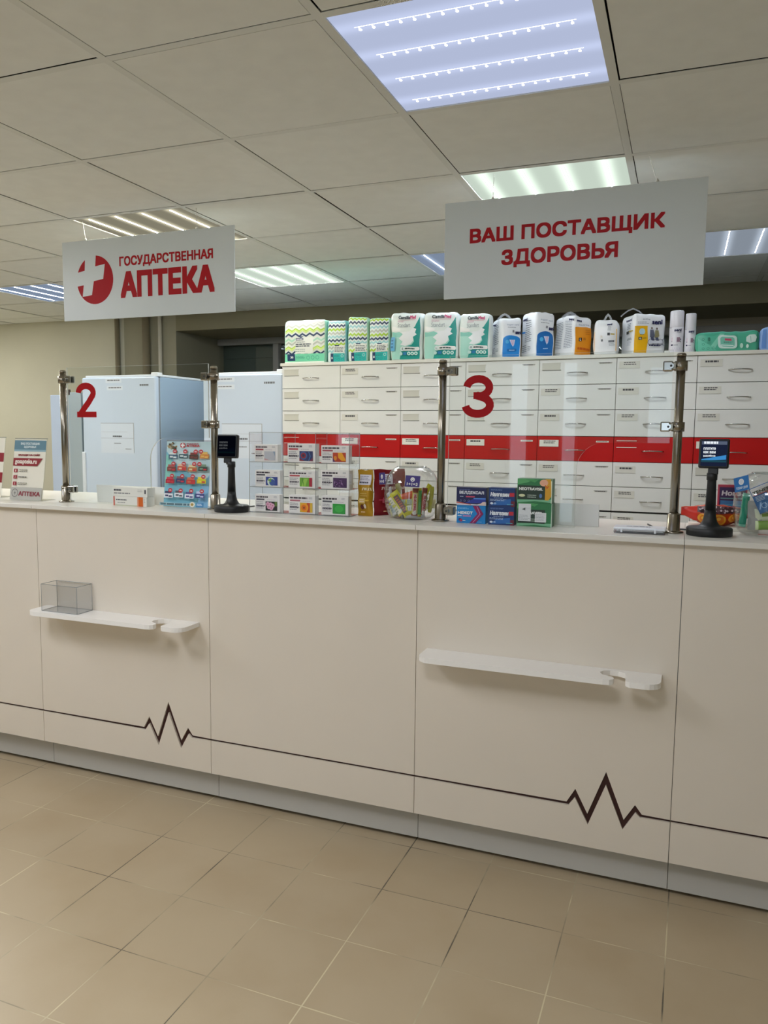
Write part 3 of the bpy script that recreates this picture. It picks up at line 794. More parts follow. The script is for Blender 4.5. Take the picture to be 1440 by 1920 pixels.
PALET = M('a9dccd', .4); DTEAL = M('0f958a', .4); PINK = M('d6447a', .4)
def camilla(size, cut=False):
    def f(p):
        p.rect(.04, .02, .97, .55, PALET)
        p.poly([(.97, .02), (.97, .93), (.90, .82), (.80, .70), (.62, .61), (.66, .58), (.72, .56), (.78, .40), (.70, .33), (.58, .30), (.40, .27), (.36, .14), (.30, .02)], DTEAL)
        p.poly([(.04, .60), (.16, .585), (.33, .60), (.44, .56), (.40, .52), (.33, .50), (.04, .50)], M('86cbbb', .4))
        p.poly([(.04, .60), (.18, .61), (.34, .61), (.36, .66), (.04, .72)], WH)
        p.poly([(.30, .47), (.44, .55), (.40, .60), (.62, .61), (.74, .68), (.84, .65), (.80, .58), (.86, .54), (.74, .49), (.76, .42), (.66, .34), (.50, .30), (.34, .33), (.42, .40)], M('f1f4f4', .4))
        p.text('Camilla', .27, .865, .64, .945, M('39424b', .5), .03); p.text('Med', .645, .865, .84, .945, PINK, .035)
        p.rect(.27, .838, .82, .842, PINK); p.lines(.27, .79, .50, .825, 2, M('c98aa5', .5), .4)
        p.text('Standart', .27, .69, .66, .775, M('8d979d', .5))
        p.rrect(.36, .20, .965, .285, .008, WH); p.disc(.42, .243, .013, M('e6f2ef', .4)); p.text(size, .395, .222, .445, .264, M('6f8a88', .5), .03)
        p.lines(.50, .225, .82, .26, 1, M('3e5552', .5), .8, 0)
        p.disc(.38, .14, .009, M('c9e8df', .4)); p.rect(.45, .11, .56, .17, M('2f7fb5', .4))
        for u in (.64, .75, .86): p.disc(u, .14, .010, M('d9f0ea', .4)); p.disc(u, .14, .005, M('4fb3a2', .4))
        if cut: p.rect(.03, .20, .17, .50, M('5aa7d0', .4)); p.lines(.05, .24, .14, .46, 3, M('1f5f94', .5))
    return f
GCM = 'white and teal packs on the drawers'
PW = M('e9f0ea', .35)
soft_pack('diaper_pack', 'white and teal pack with blue sticker, next to the chevron packs', 'pack', -1.607, .185, .266, .15, 4.335, PW, camilla('XL', True), bulge=.012, wob=.006, n=12, seed=5, group=GCM)
soft_pack('diaper_pack', 'white and teal pack, widest and middle of its three', 'pack', -1.411, .199, .258, .15, 4.335, PW, camilla('L'), bulge=.012, wob=.006, n=12, seed=6, group=GCM, top_slope=-.003)
soft_pack('diaper_pack', 'white and teal pack directly left of the blue fronted packs', 'pack', -1.204, .172, .242, .08, 4.335, PW, camilla('M'), bulge=.010, wob=.006, n=12, seed=7, group=GCM)

PWH = M('eef0f2', .3); BLU = M('1b86d6', .4); DBLU = M('1169b3', .4); NAV2 = M('1b1d4f', .45); YEL = M('f2b70c', .4); ORA = M('e8960f', .4); GTX = M('7a7f88', .5)
def seni_side(p):
    p.lines(.30, .35, .80, .86, 11, GTX, .35, .3); p.text('seni', .12, .84, .42, .90, NAV2, .06); p.rect(.04, .58, .30, .62, BLU); p.lines(.12, .14, .5, .3, 4, GTX, .35); p.lines(.55, .16, .8, .26, 3, GTX, .35)
def seni_blue(bc):
    def f(p):
        p.text('super seni', .22, .80, .85, .85, M('8f9bb0', .5)); p.lines(.25, .75, .75, .775, 1, GTX, .4)
        p.rect(.50, .64, .60, .70, M('8f8f96', .5)); p.text('seni', .66, .60, .97, .69, NAV2, .06)
        pts = [(.05, .03), (.88, .03)] + [(.465 + .415 * math.cos(a), .46 + .11 * math.sin(a)) for a in [k * PI / 10 for k in range(11)]]
        p.poly(pts, bc)
        p.poly([(.36, .46), (.64, .46), (.58, .33), (.52, .28), (.46, .33)], M('d6dcf0', .4)); p.line([(.47, .45), (.49, .33)], .003, M('d89ab8', .4)); p.line([(.54, .45), (.53, .33)], .003, M('d89ab8', .4))
        p.disc(.25, .40, .010, M('4fb2e6', .4)); p.rrect(.25, .16, .70, .23, .006, DBLU); p.lines(.35, .18, .6, .21, 1, M('b7d5f2', .5), .6, 0)
    return f
GSN = 'white carry packs on the drawers'
soft_pack('diaper_pack', 'white pack with bright blue front and clear handle, beside teal pack', 'pack', -.968, .116, .215, .150, 4.338, PWH, seni_blue(BLU), seni_side, .008, .006, .03, 12, .59, 8, (.0, .085, .028, .012), GSN)
soft_pack('diaper_pack', 'white pack with deeper blue front, between bright blue and orange packs', 'pack', -.787, .116, .236, .165, 4.338, PWH, seni_blue(DBLU), seni_side, .008, .006, .05, 12, .66, 9, None, GSN, -.006)
def seni_org(p):
    p.rect(.05, .03, .97, .72, ORA); p.text('seni', .10, .86, .36, .92, NAV2, .06); p.text('active', .2, .76, .8, .81, M('8d93a2', .5)); p.rect(.20, .38, .36, .47, M('3a1d10', .5)); p.text('L', .25, .395, .31, .455, WH, .05); p.lines(.42, .40, .6, .47, 2, M('7d3f08', .5), .4)
    p.lines(.15, .14, .85, .22, 1, M('c65f0d', .5), .7); p.lines(.55, .52, .85, .66, 3, M('c77a0a', .5), .35)
def seni_back(p):
    for u0 in (.06, .55): p.lines(u0, .22, u0 + .36, .88, 16, M('a3a8b2', .5), .42, .05)
    p.text('seni', .74, .88, .98, .94, NAV2, .07); p.lines(.1, .05, .4, .12, 2, GTX, .3)
soft_pack('diaper_pack', 'tilted white pack with printed back facing out and orange right side', 'pack', -.588, .122, .208, .165, 4.338, PWH, seni_org, seni_back, .008, .007, .08, 10, .80, 10, (-.02, .09, .025, .015), GSN, -.008)
def seni_round(p):
    p.text('seni', .56, .82, .76, .89, NAV2, .08); p.lines(.60, .66, .74, .80, 5, GTX, .35); p.rect(.60, .53, .70, .60, M('2b2b33', .5)); p.rect(.72, .55, .88, .585, M('b9a13c', .5)); p.rect(.34, .38, .42, .44, M('77777c', .5)); p.lines(.64, .33, .88, .40, 1, M('63656d', .5), .8, 0); p.lines(.66, .24, .9, .31, 2, GTX, .3); p.lines(.32, .46, .42, .54, 3, M('c9b98a', .5), .3)
    p.rect(.955, .1, .99, .72, YEL); p.rect(.01, .1, .035, .66, YEL)
soft_pack('diaper_pack', 'small rounded white pack with plain printed end facing out, loop on top', 'pack', -.489, .124, .182, .13, 4.335, PWH, seni_round, None, .012, .004, .05, 6, .0, 11, (.045, .085, .03, .010), GSN)
def seni_bike(p):
    p.rect(.02, .04, .42, .70, YEL); p.disc(.25, .56, .016, M('b8d9e4', .4)); p.rect(.14, .36, .24, .43, M('3f3a1c', .5)); p.text('XL', .155, .375, .225, .415, WH, .04); p.lines(.26, .38, .38, .42, 1, M('7d6b0a', .5), .5); p.lines(.18, .48, .30, .50, 1, M('6b5a08', .5), .7)
    p.text('seni', .55, .75, .86, .86, NAV2, .06); p.text('active', .26, .84, .48, .88, GTX); p.lines(.1, .74, .45, .8, 2, GTX, .25)
    for u, c in ((.54, M('5a6072', .5)), (.69, M('8a8560', .5))):
        p.ell(u, .64, .028, .030, M('6a5a52', .5)); p.poly([(u - .05, .60), (u + .05, .60), (u + .08, .46), (u + .03, .40), (u - .07, .42)], c); p.poly([(u - .05, .42), (u + .04, .42), (u + .09, .30), (u + .04, .28), (u - .03, .36)], M('3d4460', .5))
    for u in (.50, .66, .80, .92): p.ring(u, .30, .016, .0022, M('4b4f63', .5))
    p.lines(.46, .20, .84, .25, 1, M('2c2f52', .5), .8, .1); p.rect(.46, .27, .86, .34, M('d5d8e2', .5))
def seni_bside(p):
    p.text('seni', .45, .84, .85, .90, M('50546e', .5), .05); p.lines(.55, .64, .85, .80, 4, GTX, .35); p.rect(.50, .53, .68, .60, M('3a3a30', .5)); p.rect(.72, .56, .98, .59, M('c9b54c', .5)); p.lines(.6, .36, .95, .42, 2, GTX, .5); p.lines(.6, .22, .95, .34, 4, M('b9bfd0', .5), .3)
soft_pack('diaper_pack', 'white carry pack with yellow block and cyclists picture, beside spray cans', 'pack', -.292, .172, .204, .155, 4.338, PWH, seni_bike, seni_bside, .006, .005, .02, 12, .47, 12, (-.04, .09, .035, .007), GSN)

def can(x, r, h, label):
    t = thing('spray_can', label, 'spray can', (x, 4.378, TZ), 0, 'white spray cans')
    m = MB().lathe([(r * .96, 0), (r, .003), (r, h * .60), (r * .97, h * .605)], M('e6e4ea', .3), 32)
    p = Print(m, lambda u, v, o: ((r + o) * math.sin(u / r), -(r + o) * math.cos(u / r), v), r, h)
    p.text('seni', -.3, .505, .72, .57, NAV2, .06); p.text('care', .1, .47, .72, .50, GTX)
    p.rect(-.62, .26, .55, .37, M('d9b3c8', .4)); p.rect(.1, .26, .55, .37, M('9a7f92', .4)); p.rect(-.62, .26, .55, .285, M('84758a', .4)); p.rect(.6, .30, .72, .34, NAV2); p.rect(.6, .26, .72, .28, NAV2)
    p.ell(-.55, .19, .16, .022, NAV2); p.lines(-.3, .175, .3, .205, 1, GTX, .5); p.rect(-.7, .39, .75, .394, M('c3bccb', .4)); p.rect(-.7, .24, .75, .244, M('c3bccb', .4))
    for k in range(4): p.line([(-.6 + k * .32, .05), (-.45 + k * .32, .13), (-.35 + k * .32, .06)], .0012, M('cfc7d8', .4))
    p.rect(-.9, .58, -.78, .61, M('8e92a5', .5)); p.done(); m.build('can_body', t)
    MB().lathe([(r * .97, h * .605), (r * .985, h * .61), (r * .96, h * .97), (r * .88, h * .995), (0, h)], M('e9e7ee', .3), 32).build('cap', t)
can(-.087, .034, .212, 'taller white spray can with pink band, left of the two cans')
can(-.022, .026, .196, 'shorter white spray can, next to the green wipes')
tag(MB().box(-.012, .012, 0, .03, 0, .014, M('f4f4f0', .4), .003).build('small_box', None, (-.128, 4.345, TZ)), 'tiny white box at the foot of the taller spray can', 'box')
def wipes(p):
    p.poly([(.02, .05), (.98, .05), (.98, .9), (.55, .93), (.3, .80), (.02, .85)], M('4fb394', .35)); p.poly([(.02, .05), (.35, .05), (.15, .5), (.02, .7)], M('66c3a6', .35)); p.poly([(.30, .12), (.47, .88), (.40, .88), (.24, .3)], M('7fcfb4', .35))
    for u, v in ((.12, .65), (.12, .42), (.12, .18), (.20, .18), (.28, .18)): p.ring(u, v, .006, .0015, M('2a7d66', .5))
    p.text('10', .195, .55, .235, .75, M('2a7d66', .5), .05); p.lines(.185, .42, .25, .52, 2, M('2a7d66', .5), .4)
    p.rrect(.36, .15, .66, .80, .016, M('cfe6de', .3)); p.rrect(.40, .24, .62, .72, .012, M('74c0aa', .35)); p.rect(.47, .53, .57, .64, M('c2365a', .4)); p.lines(.45, .40, .60, .50, 2, M('2c6a5c', .5), .4); p.rect(.41, .28, .6, .33, M('d9eee7', .4))
    p.poly([(.80, .68), (.84, .78), (.93, .78), (.96, .66), (.94, .45), (.86, .38), (.80, .46)], M('d7ece5', .4)); p.line([(.86, .72), (.87, .45)], .002, M('7fbfae', .4)); p.ell(.73, .28, .025, .12, M('c3e8d8', .4)); p.ell(.82, .24, .02, .09, M('e2f1ea', .4))
soft_pack('wipes_pack', 'flat green wet wipes pack lying on its side with oval lid', 'wipes', .004, .284, .098, .06, 4.34, M('45a889', .3), wipes, None, .006, .005, 0, 8, 0, 13)
def bwipes(p):
    for v in (.75, .5, .25): p.ring(.22, v, .007, .0015, M('5f7fb8', .5))
    p.poly([(.02, .1), (.12, .1), (.10, .9), (.02, .9)], M('5d8fd6', .35))
soft_pack('wipes_pack', 'light blue wet wipes pack cut by the right photo edge', 'wipes', .290, .24, .112, .06, 4.34, M('8fb5ea', .3), bwipes, None, .006, .005, 0, 8, 0, 14)

# ------------------------------------------------------------------ leaflets in stands on the worktop
def stand(name, label, x0, x1, y0, y1, h, draw, paper):
    w = x1 - x0; tilt = math.atan2(y1 - y0, h)
    t = thing(name, label, 'leaflet stand', (x0, y0, WZ), 0, 'leaflet stands on the worktop')
    H = h / math.cos(tilt); V = Vector((0, math.sin(tilt), math.cos(tilt))); U = Vector((1, 0, 0)); N = U.cross(V)
    def slab(k0, k1, a, b2, c, d, mat):
        m = MB(); P = [U * u + V * v + N * k for k in (k0, k1) for u, v in ((a, c), (b2, c), (b2, d), (a, d))]
        m.add(P, [(0, 1, 2, 3), (4, 5, 6, 7), (0, 1, 5, 4), (1, 2, 6, 5), (2, 3, 7, 6), (3, 0, 4, 7)], mat); return m
    m = slab(0, .002, -.003, w + .003, 0, H, ACRYL)
    P = [(-.003, .0, WZ * 0), ]
    m.add([(-.003, 0, 0), (w + .003, 0, 0), (w + .003, .075, 0), (-.003, .075, 0), (-.003, 0, .002), (w + .003, 0, .002), (w + .003, .075, .002), (-.003, .075, .002)], [(0, 1, 2, 3), (4, 5, 6, 7), (0, 1, 5, 4), (1, 2, 6, 5), (2, 3, 7, 6), (3, 0, 4, 7)], ACRYL)
    m.tube([V * H + N * .001 + U * -.003, V * H + N * .001 + U * (w + .003)], .0012, ACRYL_EDGE, 5)
    m.build('holder', t)
    s = slab(-.0012, -.0004, 0, w, .002, H - .004, paper)
    # the sheet faces -y: N points to -y for this tilt
    s = MB(); sg = 1 if N.y < 0 else -1
    P = [U * u + V * v + N * sg * k for k in (.0022, .0030) for u, v in ((0, .002), (w, .002), (w, H - .004), (0, H - .004))]
    s.add(P, [(0, 1, 2, 3), (4, 5, 6, 7), (0, 1, 5, 4), (1, 2, 6, 5), (2, 3, 7, 6), (3, 0, 4, 7)], paper)
    p = Print(s, lambda u, v, o: U * u + V * (v + .002) + N * sg * (.0030 + o), w, H - .006); draw(p); p.done(); s.build('leaflet', t)
    return t
CRM = M('e9e4d4', .5); CRED = M('8e1c26', .5); STE = M('5f8594', .5)
def leaf1(p):
    p.rect(0, .80, 1, .985, STE); p.rect(0, .80, 1, .83, M('8fb0ba', .5))
    p.text('ВАШ ПОСТАВЩИК', .20, .905, .80, .95, M('d5e2e4', .5), .04); p.text('ЗДОРОВЬЯ', .31, .850, .69, .895, M('d5e2e4', .5), .04)
    p.text('ЗАХОДИ НА САЙТ', .15, .72, .84, .765, CRED, .05)
    p.poly([(.01, .56), (.78, .56), (.93, .69), (.01, .69)], CRED); p.text('gosapteka.ru', .07, .575, .76, .675, M('f0e6da', .5), .03)
    for k, v in enumerate((.48, .375, .265)):
        p.rect(.06, v - .03, .17, v + .03, M('9c2836', .5)); p.text(str(k + 1), .10, v - .018, .13, v + .018, M('efe0da', .5)); p.lines(.22, v - .025, .55, v + .025, 2 if k != 1 else 1, M('6d6a62', .5), .4)
    p.rect(.0, 0, 1, .205, M('b9b7ae', .5)); p.ring(.15, .11, .018, .0035, M('7d7a76', .5)); p.rect(.12, .10, .18, .12, M('7d7a76', .5)); p.rect(.145, .075, .157, .145, M('7d7a76', .5))
    p.text('АПТЕКА', .27, .065, .95, .14, M('8a2f3c', .5), .06)
stand('leaflet_stand', 'cream website leaflet with teal header in a clear stand left of window 2', -2.650, -2.478, 2.55, 2.590, .258, leaf1, CRM)
def leaf0(p):
    p.rect(0, .60, 1, .75, CRED); p.rect(0, .25, 1, .42, CRED); p.lines(.1, .45, .8, .56, 2, M('6d6a62', .5), .4)
stand('leaflet_stand', 'cream leaflet with two dark red bands cut by the left photo edge', -2.935, -2.757, 2.60, 2.64, .262, leaf0, CRM)
def leaf2(p):
    p.poly([(0, 0), (1, 0), (1, .1), (.75, .45), (.3, .6), (0, .85)], M('7fc0d2', .5)); p.poly([(.75, 0), (1, 0), (1, .5), (.85, .35)], M('8fc4e6', .5)); p.poly([(0, .3), (.25, .45), (.1, .75), (0, .8)], M('8fd3c6', .5))
    for k in range(26):
        a = random.random() * 6.28; r = random.random() ** .5; p.ell(.125 + .105 * r * math.cos(a), .92 + .06 * r * math.sin(a), .022, .014, M(random.choice(['6b5a3c', '8a7650', 'a89468', '4f4a34', 'b0a080']), .5), n=8)
    red = M('c4343c', .5)
    p.ell(.375, .94, .06, .04, red); p.line([(.375, .905), (.375, .975)], .006, WH); p.line([(.33, .94), (.42, .94)], .006, WH)
    p.lines(.46, .963, .73, .975, 1, M('b9566a', .5), .8, 0); p.text('АПТЕКА', .46, .918, .755, .955, red, .07)
    rows = [(.73, [('4a6a80', 'dfe8e6'), ('41606a', 'd5e2e2'), ('4b3327', '7a3a30'), ('d98a3a', 'e8c060')]), (.54, [('7a3a30', 'b0605a'), ('c8503a', 'e8c0a0'), ('b8703a', 'e0d0a0'), ('3a4a40', '7d9a80')]),
            (.35, [('b02030', 'd04050'), ('2c3a6a', '8a5a60'), ('c03a30', 'd07050'), ('d8c820', 'e8d840')]), (.13, [('e6e8ec', '3c3c60'), ('e2e6ea', '55585f'), ('e8eaf2', '5a5a90'), ('3a3f80', 'c8ccea')])]
    for v, cs in rows:
        for k, (a, b2) in enumerate(cs):
            u = .07 + k * .24; o = (k % 2) * .012
            p.rect(u, v + o, u + .20, v + .065 + o, M(a, .5)); p.rect(u + .02, v + .065 + o, u + .17, v + .10 + o, M(b2, .5)); p.rect(u + .03, v + .02 + o, u + .10, v + .045 + o, M(b2, .5))
            p.rect(u + .11, v + .012 + o, u + .18, v + .035 + o, M('c9343c', .5) if v in (.54, .35) else M(b2, .5)); p.lines(u, v - .022, u + .18, v - .01, 1, M('6a8a94', .5), .5)
            cu = u + (.14 if k < 3 else .02 if v > .5 else .14); p.ell(cu, v + .115, .048, .032, M('c42f3a', .5)); p.text(random.choice(['12%', '15%', '20%', '10%']), cu - .026, v + .105, cu + .026, v + .125, WH, .03)
    p.rect(0, .012, .70, .055, M('a9c6cc', .5)); p.lines(.02, .016, .68, .052, 1, M('54727c', .5), .8, 0); p.rect(.82, .0, .99, .07, M('4f8ec0', .5)); p.lines(.84, .02, .97, .06, 2, M('cfe2f0', .5), .5)
    for k in range(9): a = k * 2 * PI / 9; p.ell(.74 + .045 * math.cos(a), .04 + .03 * math.sin(a), .018, .012, M('efe6d4', .5), n=10)
    p.ell(.74, .04, .03, .02, M('b0903a', .5))
stand('leaflet_stand', 'blue discount leaflet full of product pictures, beside the second steel post', -1.899, -1.696, 2.588, 2.620, .258, leaf2, M('c6e0e4', .5))

# ------------------------------------------------------------------ customer displays
def display(x, y, label, hx, rot, hz, on):
    t = thing('customer_display', label, 'display', (x, y, WZ), 0, 'black customer displays')
    MB().lathe([(.0615, 0), (.064, .002), (.064, .021), (.0615, .024), (.035, .0265), (.027, .031), (.0205, .042), (.0165, .058), (.0150, .075)], BLACK, 40).build('base', t)
    MB().lathe([(.0150, .074), (.0125, .155), (.0125, .163), (.0148, .164), (.0148, .184), (.010, .186)], BLACK, 24).build('pole', t)
    m = MB(); w, h = .082, .086
    X = Matrix.Translation((hx, -.004, hz)) @ Matrix.Rotation(rot, 4, 'Z') @ Matrix.Rotation(-.10, 4, 'X')
    m.box(-w / 2, w / 2, -.010, .012, -h / 2, h / 2, M('15171a', .4), .005, 3, X=X)
    m.box(-.014, .014, -.004, .010, -h / 2 - .018, -h / 2 + .002, M('15171a', .4), .003, X=X)
    hd = m.build('screen_housing', t)
    s = MB(); f = lambda u, v, o: X @ Vector((-w / 2 + u, -.0101 - o, -h / 2 + v)); p = Print(s, f, w, h)
    br = 1.0 if on else .10
    E = lambda n, c, st: emis(n, c, st * br)
    p.rrect(.07, .07, .93, .93, .003, E('screen_dark', '1b2238', 1.0))
    p.rect(.09, .80, .91, .91, E('screen_bar', '5a6478', .9)) if on else None
    p.poly([(.10, .30), (.90, .45), (.90, .30), (.10, .25)], E('screen_blue', '3f8ecf' if on else '1c2c4a', .9)); p.rect(.09, .20, .91, .27, E('screen_teal', '2b5a6a', .6))
    tm = E('screen_text', 'e8eef4', 1.0)
    for k, s2 in enumerate(('платите', 'как вам', 'удобно')):
        p.text(s2, .15, .62 - k * .125, .55, .70 - k * .125, tm, .04)
    if on: p.lines(.16, .80, .62, .92, 1, tm, .7, 0)
    p.done(); s.build('screen', hd)
    if not on:
        MB().tube([(-.012, -.004, hz - .046), (-.012, -.004, hz - .066)], .007, BLACK, 10).build('latch', t)
    c = MB(); c.tube([(-.02, .058, .010), (-.03, .075, .004), (-.03, .12, .0032), (-.02, .20, .003)] if not on else [(-.02, .058, .010), (-.05, .082, .004), (-.10, .098, .0032), (-.16, .12, .003), (-.18, .20, .003)], .0026, BLACK, 8); c.build('cable', t)
display(-1.557, 2.533, 'black customer display with dim screen beside the leaflet at window 2', -.012, .12, .240, False)
display(.066, 2.555, 'black customer display with lit payment screen right of window 3', .002, -.05, .241, True)

# ------------------------------------------------------------------ acrylic pill rack with nine boxes
rx0, ry0 = -1.489, 2.547; RWD = .397; RD = .095
t = thing('pill_rack', 'clear acrylic rack of nine compartments with white pill boxes', 'rack', (rx0, ry0, WZ))
colsx = [0, .139, .268, .397]; zs = [0, .093, .184]
m = MB()
for z in zs: m.box(.0, RWD, .002, RD, z, z + .002, ACRYL)
m.build('shelf_panels', t)
m = MB()
for x in colsx: m.box(x - .001, x + .001, .0, RD, .002, .292, ACRYL)
m.build('side_panels', t)
m = MB().box(0, RWD, RD, RD + .002, 0, .292, ACRYL); m.build('back_panel', t)
m = MB()
for x in colsx:
    m.tube([(x, 0, 0), (x, 0, .292)], .0011, ACRYL_EDGE, 5); m.tube([(x, 0, .292), (x, RD, .292)], .0009, ACRYL_EDGE, 5); m.tube([(x, RD, 0), (x, RD, .292)], .0009, ACRYL_EDGE, 5)
for z in zs: m.tube([(0, 0, z + .001), (RWD, 0, z + .001)], .0011, ACRYL_EDGE, 5)
m.tube([(0, RD, .292), (RWD, RD, .292)], .0009, ACRYL_EDGE, 5); m.tube([(RWD, 0, .001), (RWD, RD, .001)], .0009, ACRYL_EDGE, 5)
m.build('edges', t)
def pic_grey(p, u0, v0, u1, v1): p.rect(u0, v0, u1, v1, M('b9bcc2', .5)); p.poly([(u0, v0), (u0 + .25, v0), (u0, v0 + .12)], M('c9a0a2', .5)); p.poly([(u1 - .1, v1), (u1, v1), (u1, v0 + .2)], M('8fa0b4', .5))
def pic_swirl(p, u0, v0, u1, v1):
    p.rect(u0, v0, u1, v1, M('2c3566', .5)); du, dv = u1 - u0, v1 - v0
    p.ell(u0 + .3 * du, v0 + .55 * dv, .28 * du, .42 * dv, M('3a5f96', .5)); p.ell(u0 + .3 * du, v0 + .55 * dv, .2 * du, .3 * dv, M('8e2a38', .5)); p.ell(u0 + .3 * du, v0 + .55 * dv, .1 * du, .16 * dv, M('3a2a4a', .5)); p.poly([(u0, v0), (u0 + .4 * du, v0), (u0, v0 + .3 * dv)], M('8a2436', .5)); p.poly([(u1, v0), (u1, v0 + .35 * dv), (u1 - .25 * du, v0)], M('7a2a48', .5)); p.line([(u0 + .7 * du, v0 + .05 * dv), (u0 + .82 * du, v0 + .5 * dv), (u0 + .7 * du, v0 + .95 * dv)], .003, M('4a78ac', .5))
def pic_pepper(p, u0, v0, u1, v1):
    p.rect(u0, v0, u1, v1, M('b8401f', .5)); du, dv = u1 - u0, v1 - v0; p.poly([(u0 + .4 * du, v1), (u0 + .7 * du, v1), (u0 + .95 * du, v0 + .35 * dv), (u1, v0 + .1 * dv), (u0 + .7 * du, v0 + .1 * dv), (u0 + .42 * du, v0 + .45 * dv)], M('e9a21c', .5)); p.ell(u0 + .2 * du, v0 + .4 * dv, .12 * du, .25 * dv, M('d9862a', .5)); p.poly([(u0, v0), (u0 + .2 * du, v0), (u0, v0 + .5 * dv)], M('6a3a6a', .5))
def pic_pea(p, u0, v0, u1, v1):
    p.rect(u0, v0, u1, v1, M('35458f', .5)); du, dv = u1 - u0, v1 - v0; p.ell(u0 + .45 * du, v0 + .42 * dv, .32 * du, .48 * dv, M('cfe0d2', .5)); p.ell(u0 + .55 * du, v0 + .35 * dv, .25 * du, .38 * dv, M('3f5a9a', .5))
    for a, b2 in ((.28, .62), (.42, .72), (.40, .5)): p.ell(u0 + a * du, v0 + b2 * dv, .08 * du, .11 * dv, M('6f9a4a', .5))
def pic_leaf(p, u0, v0, u1, v1):
    p.rect(u0, v0, u1, v1, M('6fa83a', .5)); du, dv = u1 - u0, v1 - v0; p.poly([(u0 + .15 * du, v0), (u0 + .35 * du, v0 + .9 * dv), (u0 + .65 * du, v0 + .9 * dv), (u0 + .45 * du, v0)], M('9ccc55', .5)); p.rect(u0 + .75 * du, v0, u1, v1, M('a8283a', .5)); p.line([(u0 + .35 * du, v0), (u0 + .2 * du, v1)], .002, M('4a8028', .5))
def pic_lav(p, u0, v0, u1, v1):
    p.rect(u0, v0, u1, v1, M('4a2c58', .5))
    for k in range(30): p.ell(random.uniform(u0 + .03, u1 - .03), random.uniform(v0 + .05, v1 - .05), .014, .03, M(random.choice(['8a5a9a', '6a3f7a', '2f1c3a', 'a88ab0']), .5), n=7)
def pic_flower(p, u0, v0, u1, v1):
    p.rect(u0, v0, u1, v1, M('2c2a26', .5)); du, dv = u1 - u0, v1 - v0
    for a, b2 in ((.2, .7), (.45, .65), (.5, .3), (.3, .4), (.62, .55)): p.ell(u0 + a * du, v0 + b2 * dv, .17 * du, .25 * dv, M('dba5bb', .5)); p.ell(u0 + a * du, v0 + b2 * dv, .05 * du, .07 * dv, M('b8607f', .5))
    p.rect(u0 + .8 * du, v0 + .5 * dv, u1, v1, M('5f7a3a', .5))
def pic_orange(p, u0, v0, u1, v1):
    p.rect(u0, v0, u1, v1, M('d9b23a', .5)); du, dv = u1 - u0, v1 - v0; p.rect(u0 + .55 * du, v0, u0 + .8 * du, v1, M('c24a20', .5)); p.ell(u0 + .35 * du, v0 + .48 * dv, .33 * du, .46 * dv, M('ea9a1c', .5)); p.ell(u0 + .33 * du, v0 + .48 * dv, .2 * du, .3 * dv, M('e06f14', .5)); p.ell(u0 + .33 * du, v0 + .48 * dv, .08 * du, .12 * dv, M('8a4a1c', .5))
def pic_green(p, u0, v0, u1, v1): p.rect(u0, v0, u1, v1, M('2f9a3c', .5)); p.ell((u0 + u1) / 2, (v0 + v1) / 2, .16, .18, M('3fae48', .5))
PB = [[(.008, .095, .062, pic_grey, 'pale grey abstract picture', 'Лабильгин', 'a04048', 'top left'), (.004, .113, .067, pic_swirl, 'dark blue and red swirl picture', 'Не Курин', 'b84a52', 'top middle'), (.009, .106, .062, pic_pepper, 'orange and red picture', 'Коэнзим Форте', 'a8505a', 'top right')],
      [(.010, .103, .060, pic_pea, 'blue picture with a green curl', 'Бронхипрет', '5a5a60', 'middle left'), (.008, .106, .061, pic_leaf, 'green leaf picture', 'Каметон Плант', 'b84a52', 'centre'), (.008, .112, .066, pic_lav, 'purple lavender picture', 'Антистресс', '4a4050', 'middle right')],
      [(.009, .102, .064, pic_flower, 'pink blossom picture', 'Фитолакс', '5a5a60', 'bottom left'), (.009, .106, .066, pic_orange, 'orange slice picture', 'Апельсин Форте', 'b8707a', 'bottom middle'), (.010, .104, .068, pic_green, 'plain green picture', 'Расторопша', '5a5a60', 'bottom right')]]
card = M('e9e6e2', .5)
for r, row in enumerate(PB):
    for c, (dx, bw, bh, pic, desc, nm, bc, where) in enumerate(row):
        z = WZ + [.1865, .0955, .0025][r]; x = rx0 + colsx[c] + .006 + dx
        m = MB().box(0, bw, 0, .030, 0, bh, card, .0008); p = Print(m, front(0, 0, 0), bw, bh)
        p.lines(.05, .79, .28 + .03 * len(nm), .91, 1, M('4a4248', .5), .75, 0); p.rrect(.05, .66, .30 + .02 * len(nm) * .5, .75, .001, M(bc, .5)); p.lines(.05, .16, .38, .60, 5, M('8a868c', .5), .35); p.lines(.05, .30, .40, .38, 1, M('4f4b52', .5), .7, 0)
        p.lines(.76, .80, .90, .92, 2, M('9a9aa0', .5), .4); p.lines(.48, .66, .85, .72, 1, M('b8a8b4', .5), .4); pic(p, .43, .08, .90, .60); p.done()
        tag(m.build('pill_box', None, (x, ry0 + .014, z)), 'white pill box with %s, %s in the acrylic rack' % (desc, where), 'medicine box', 'pill boxes in the acrylic rack')

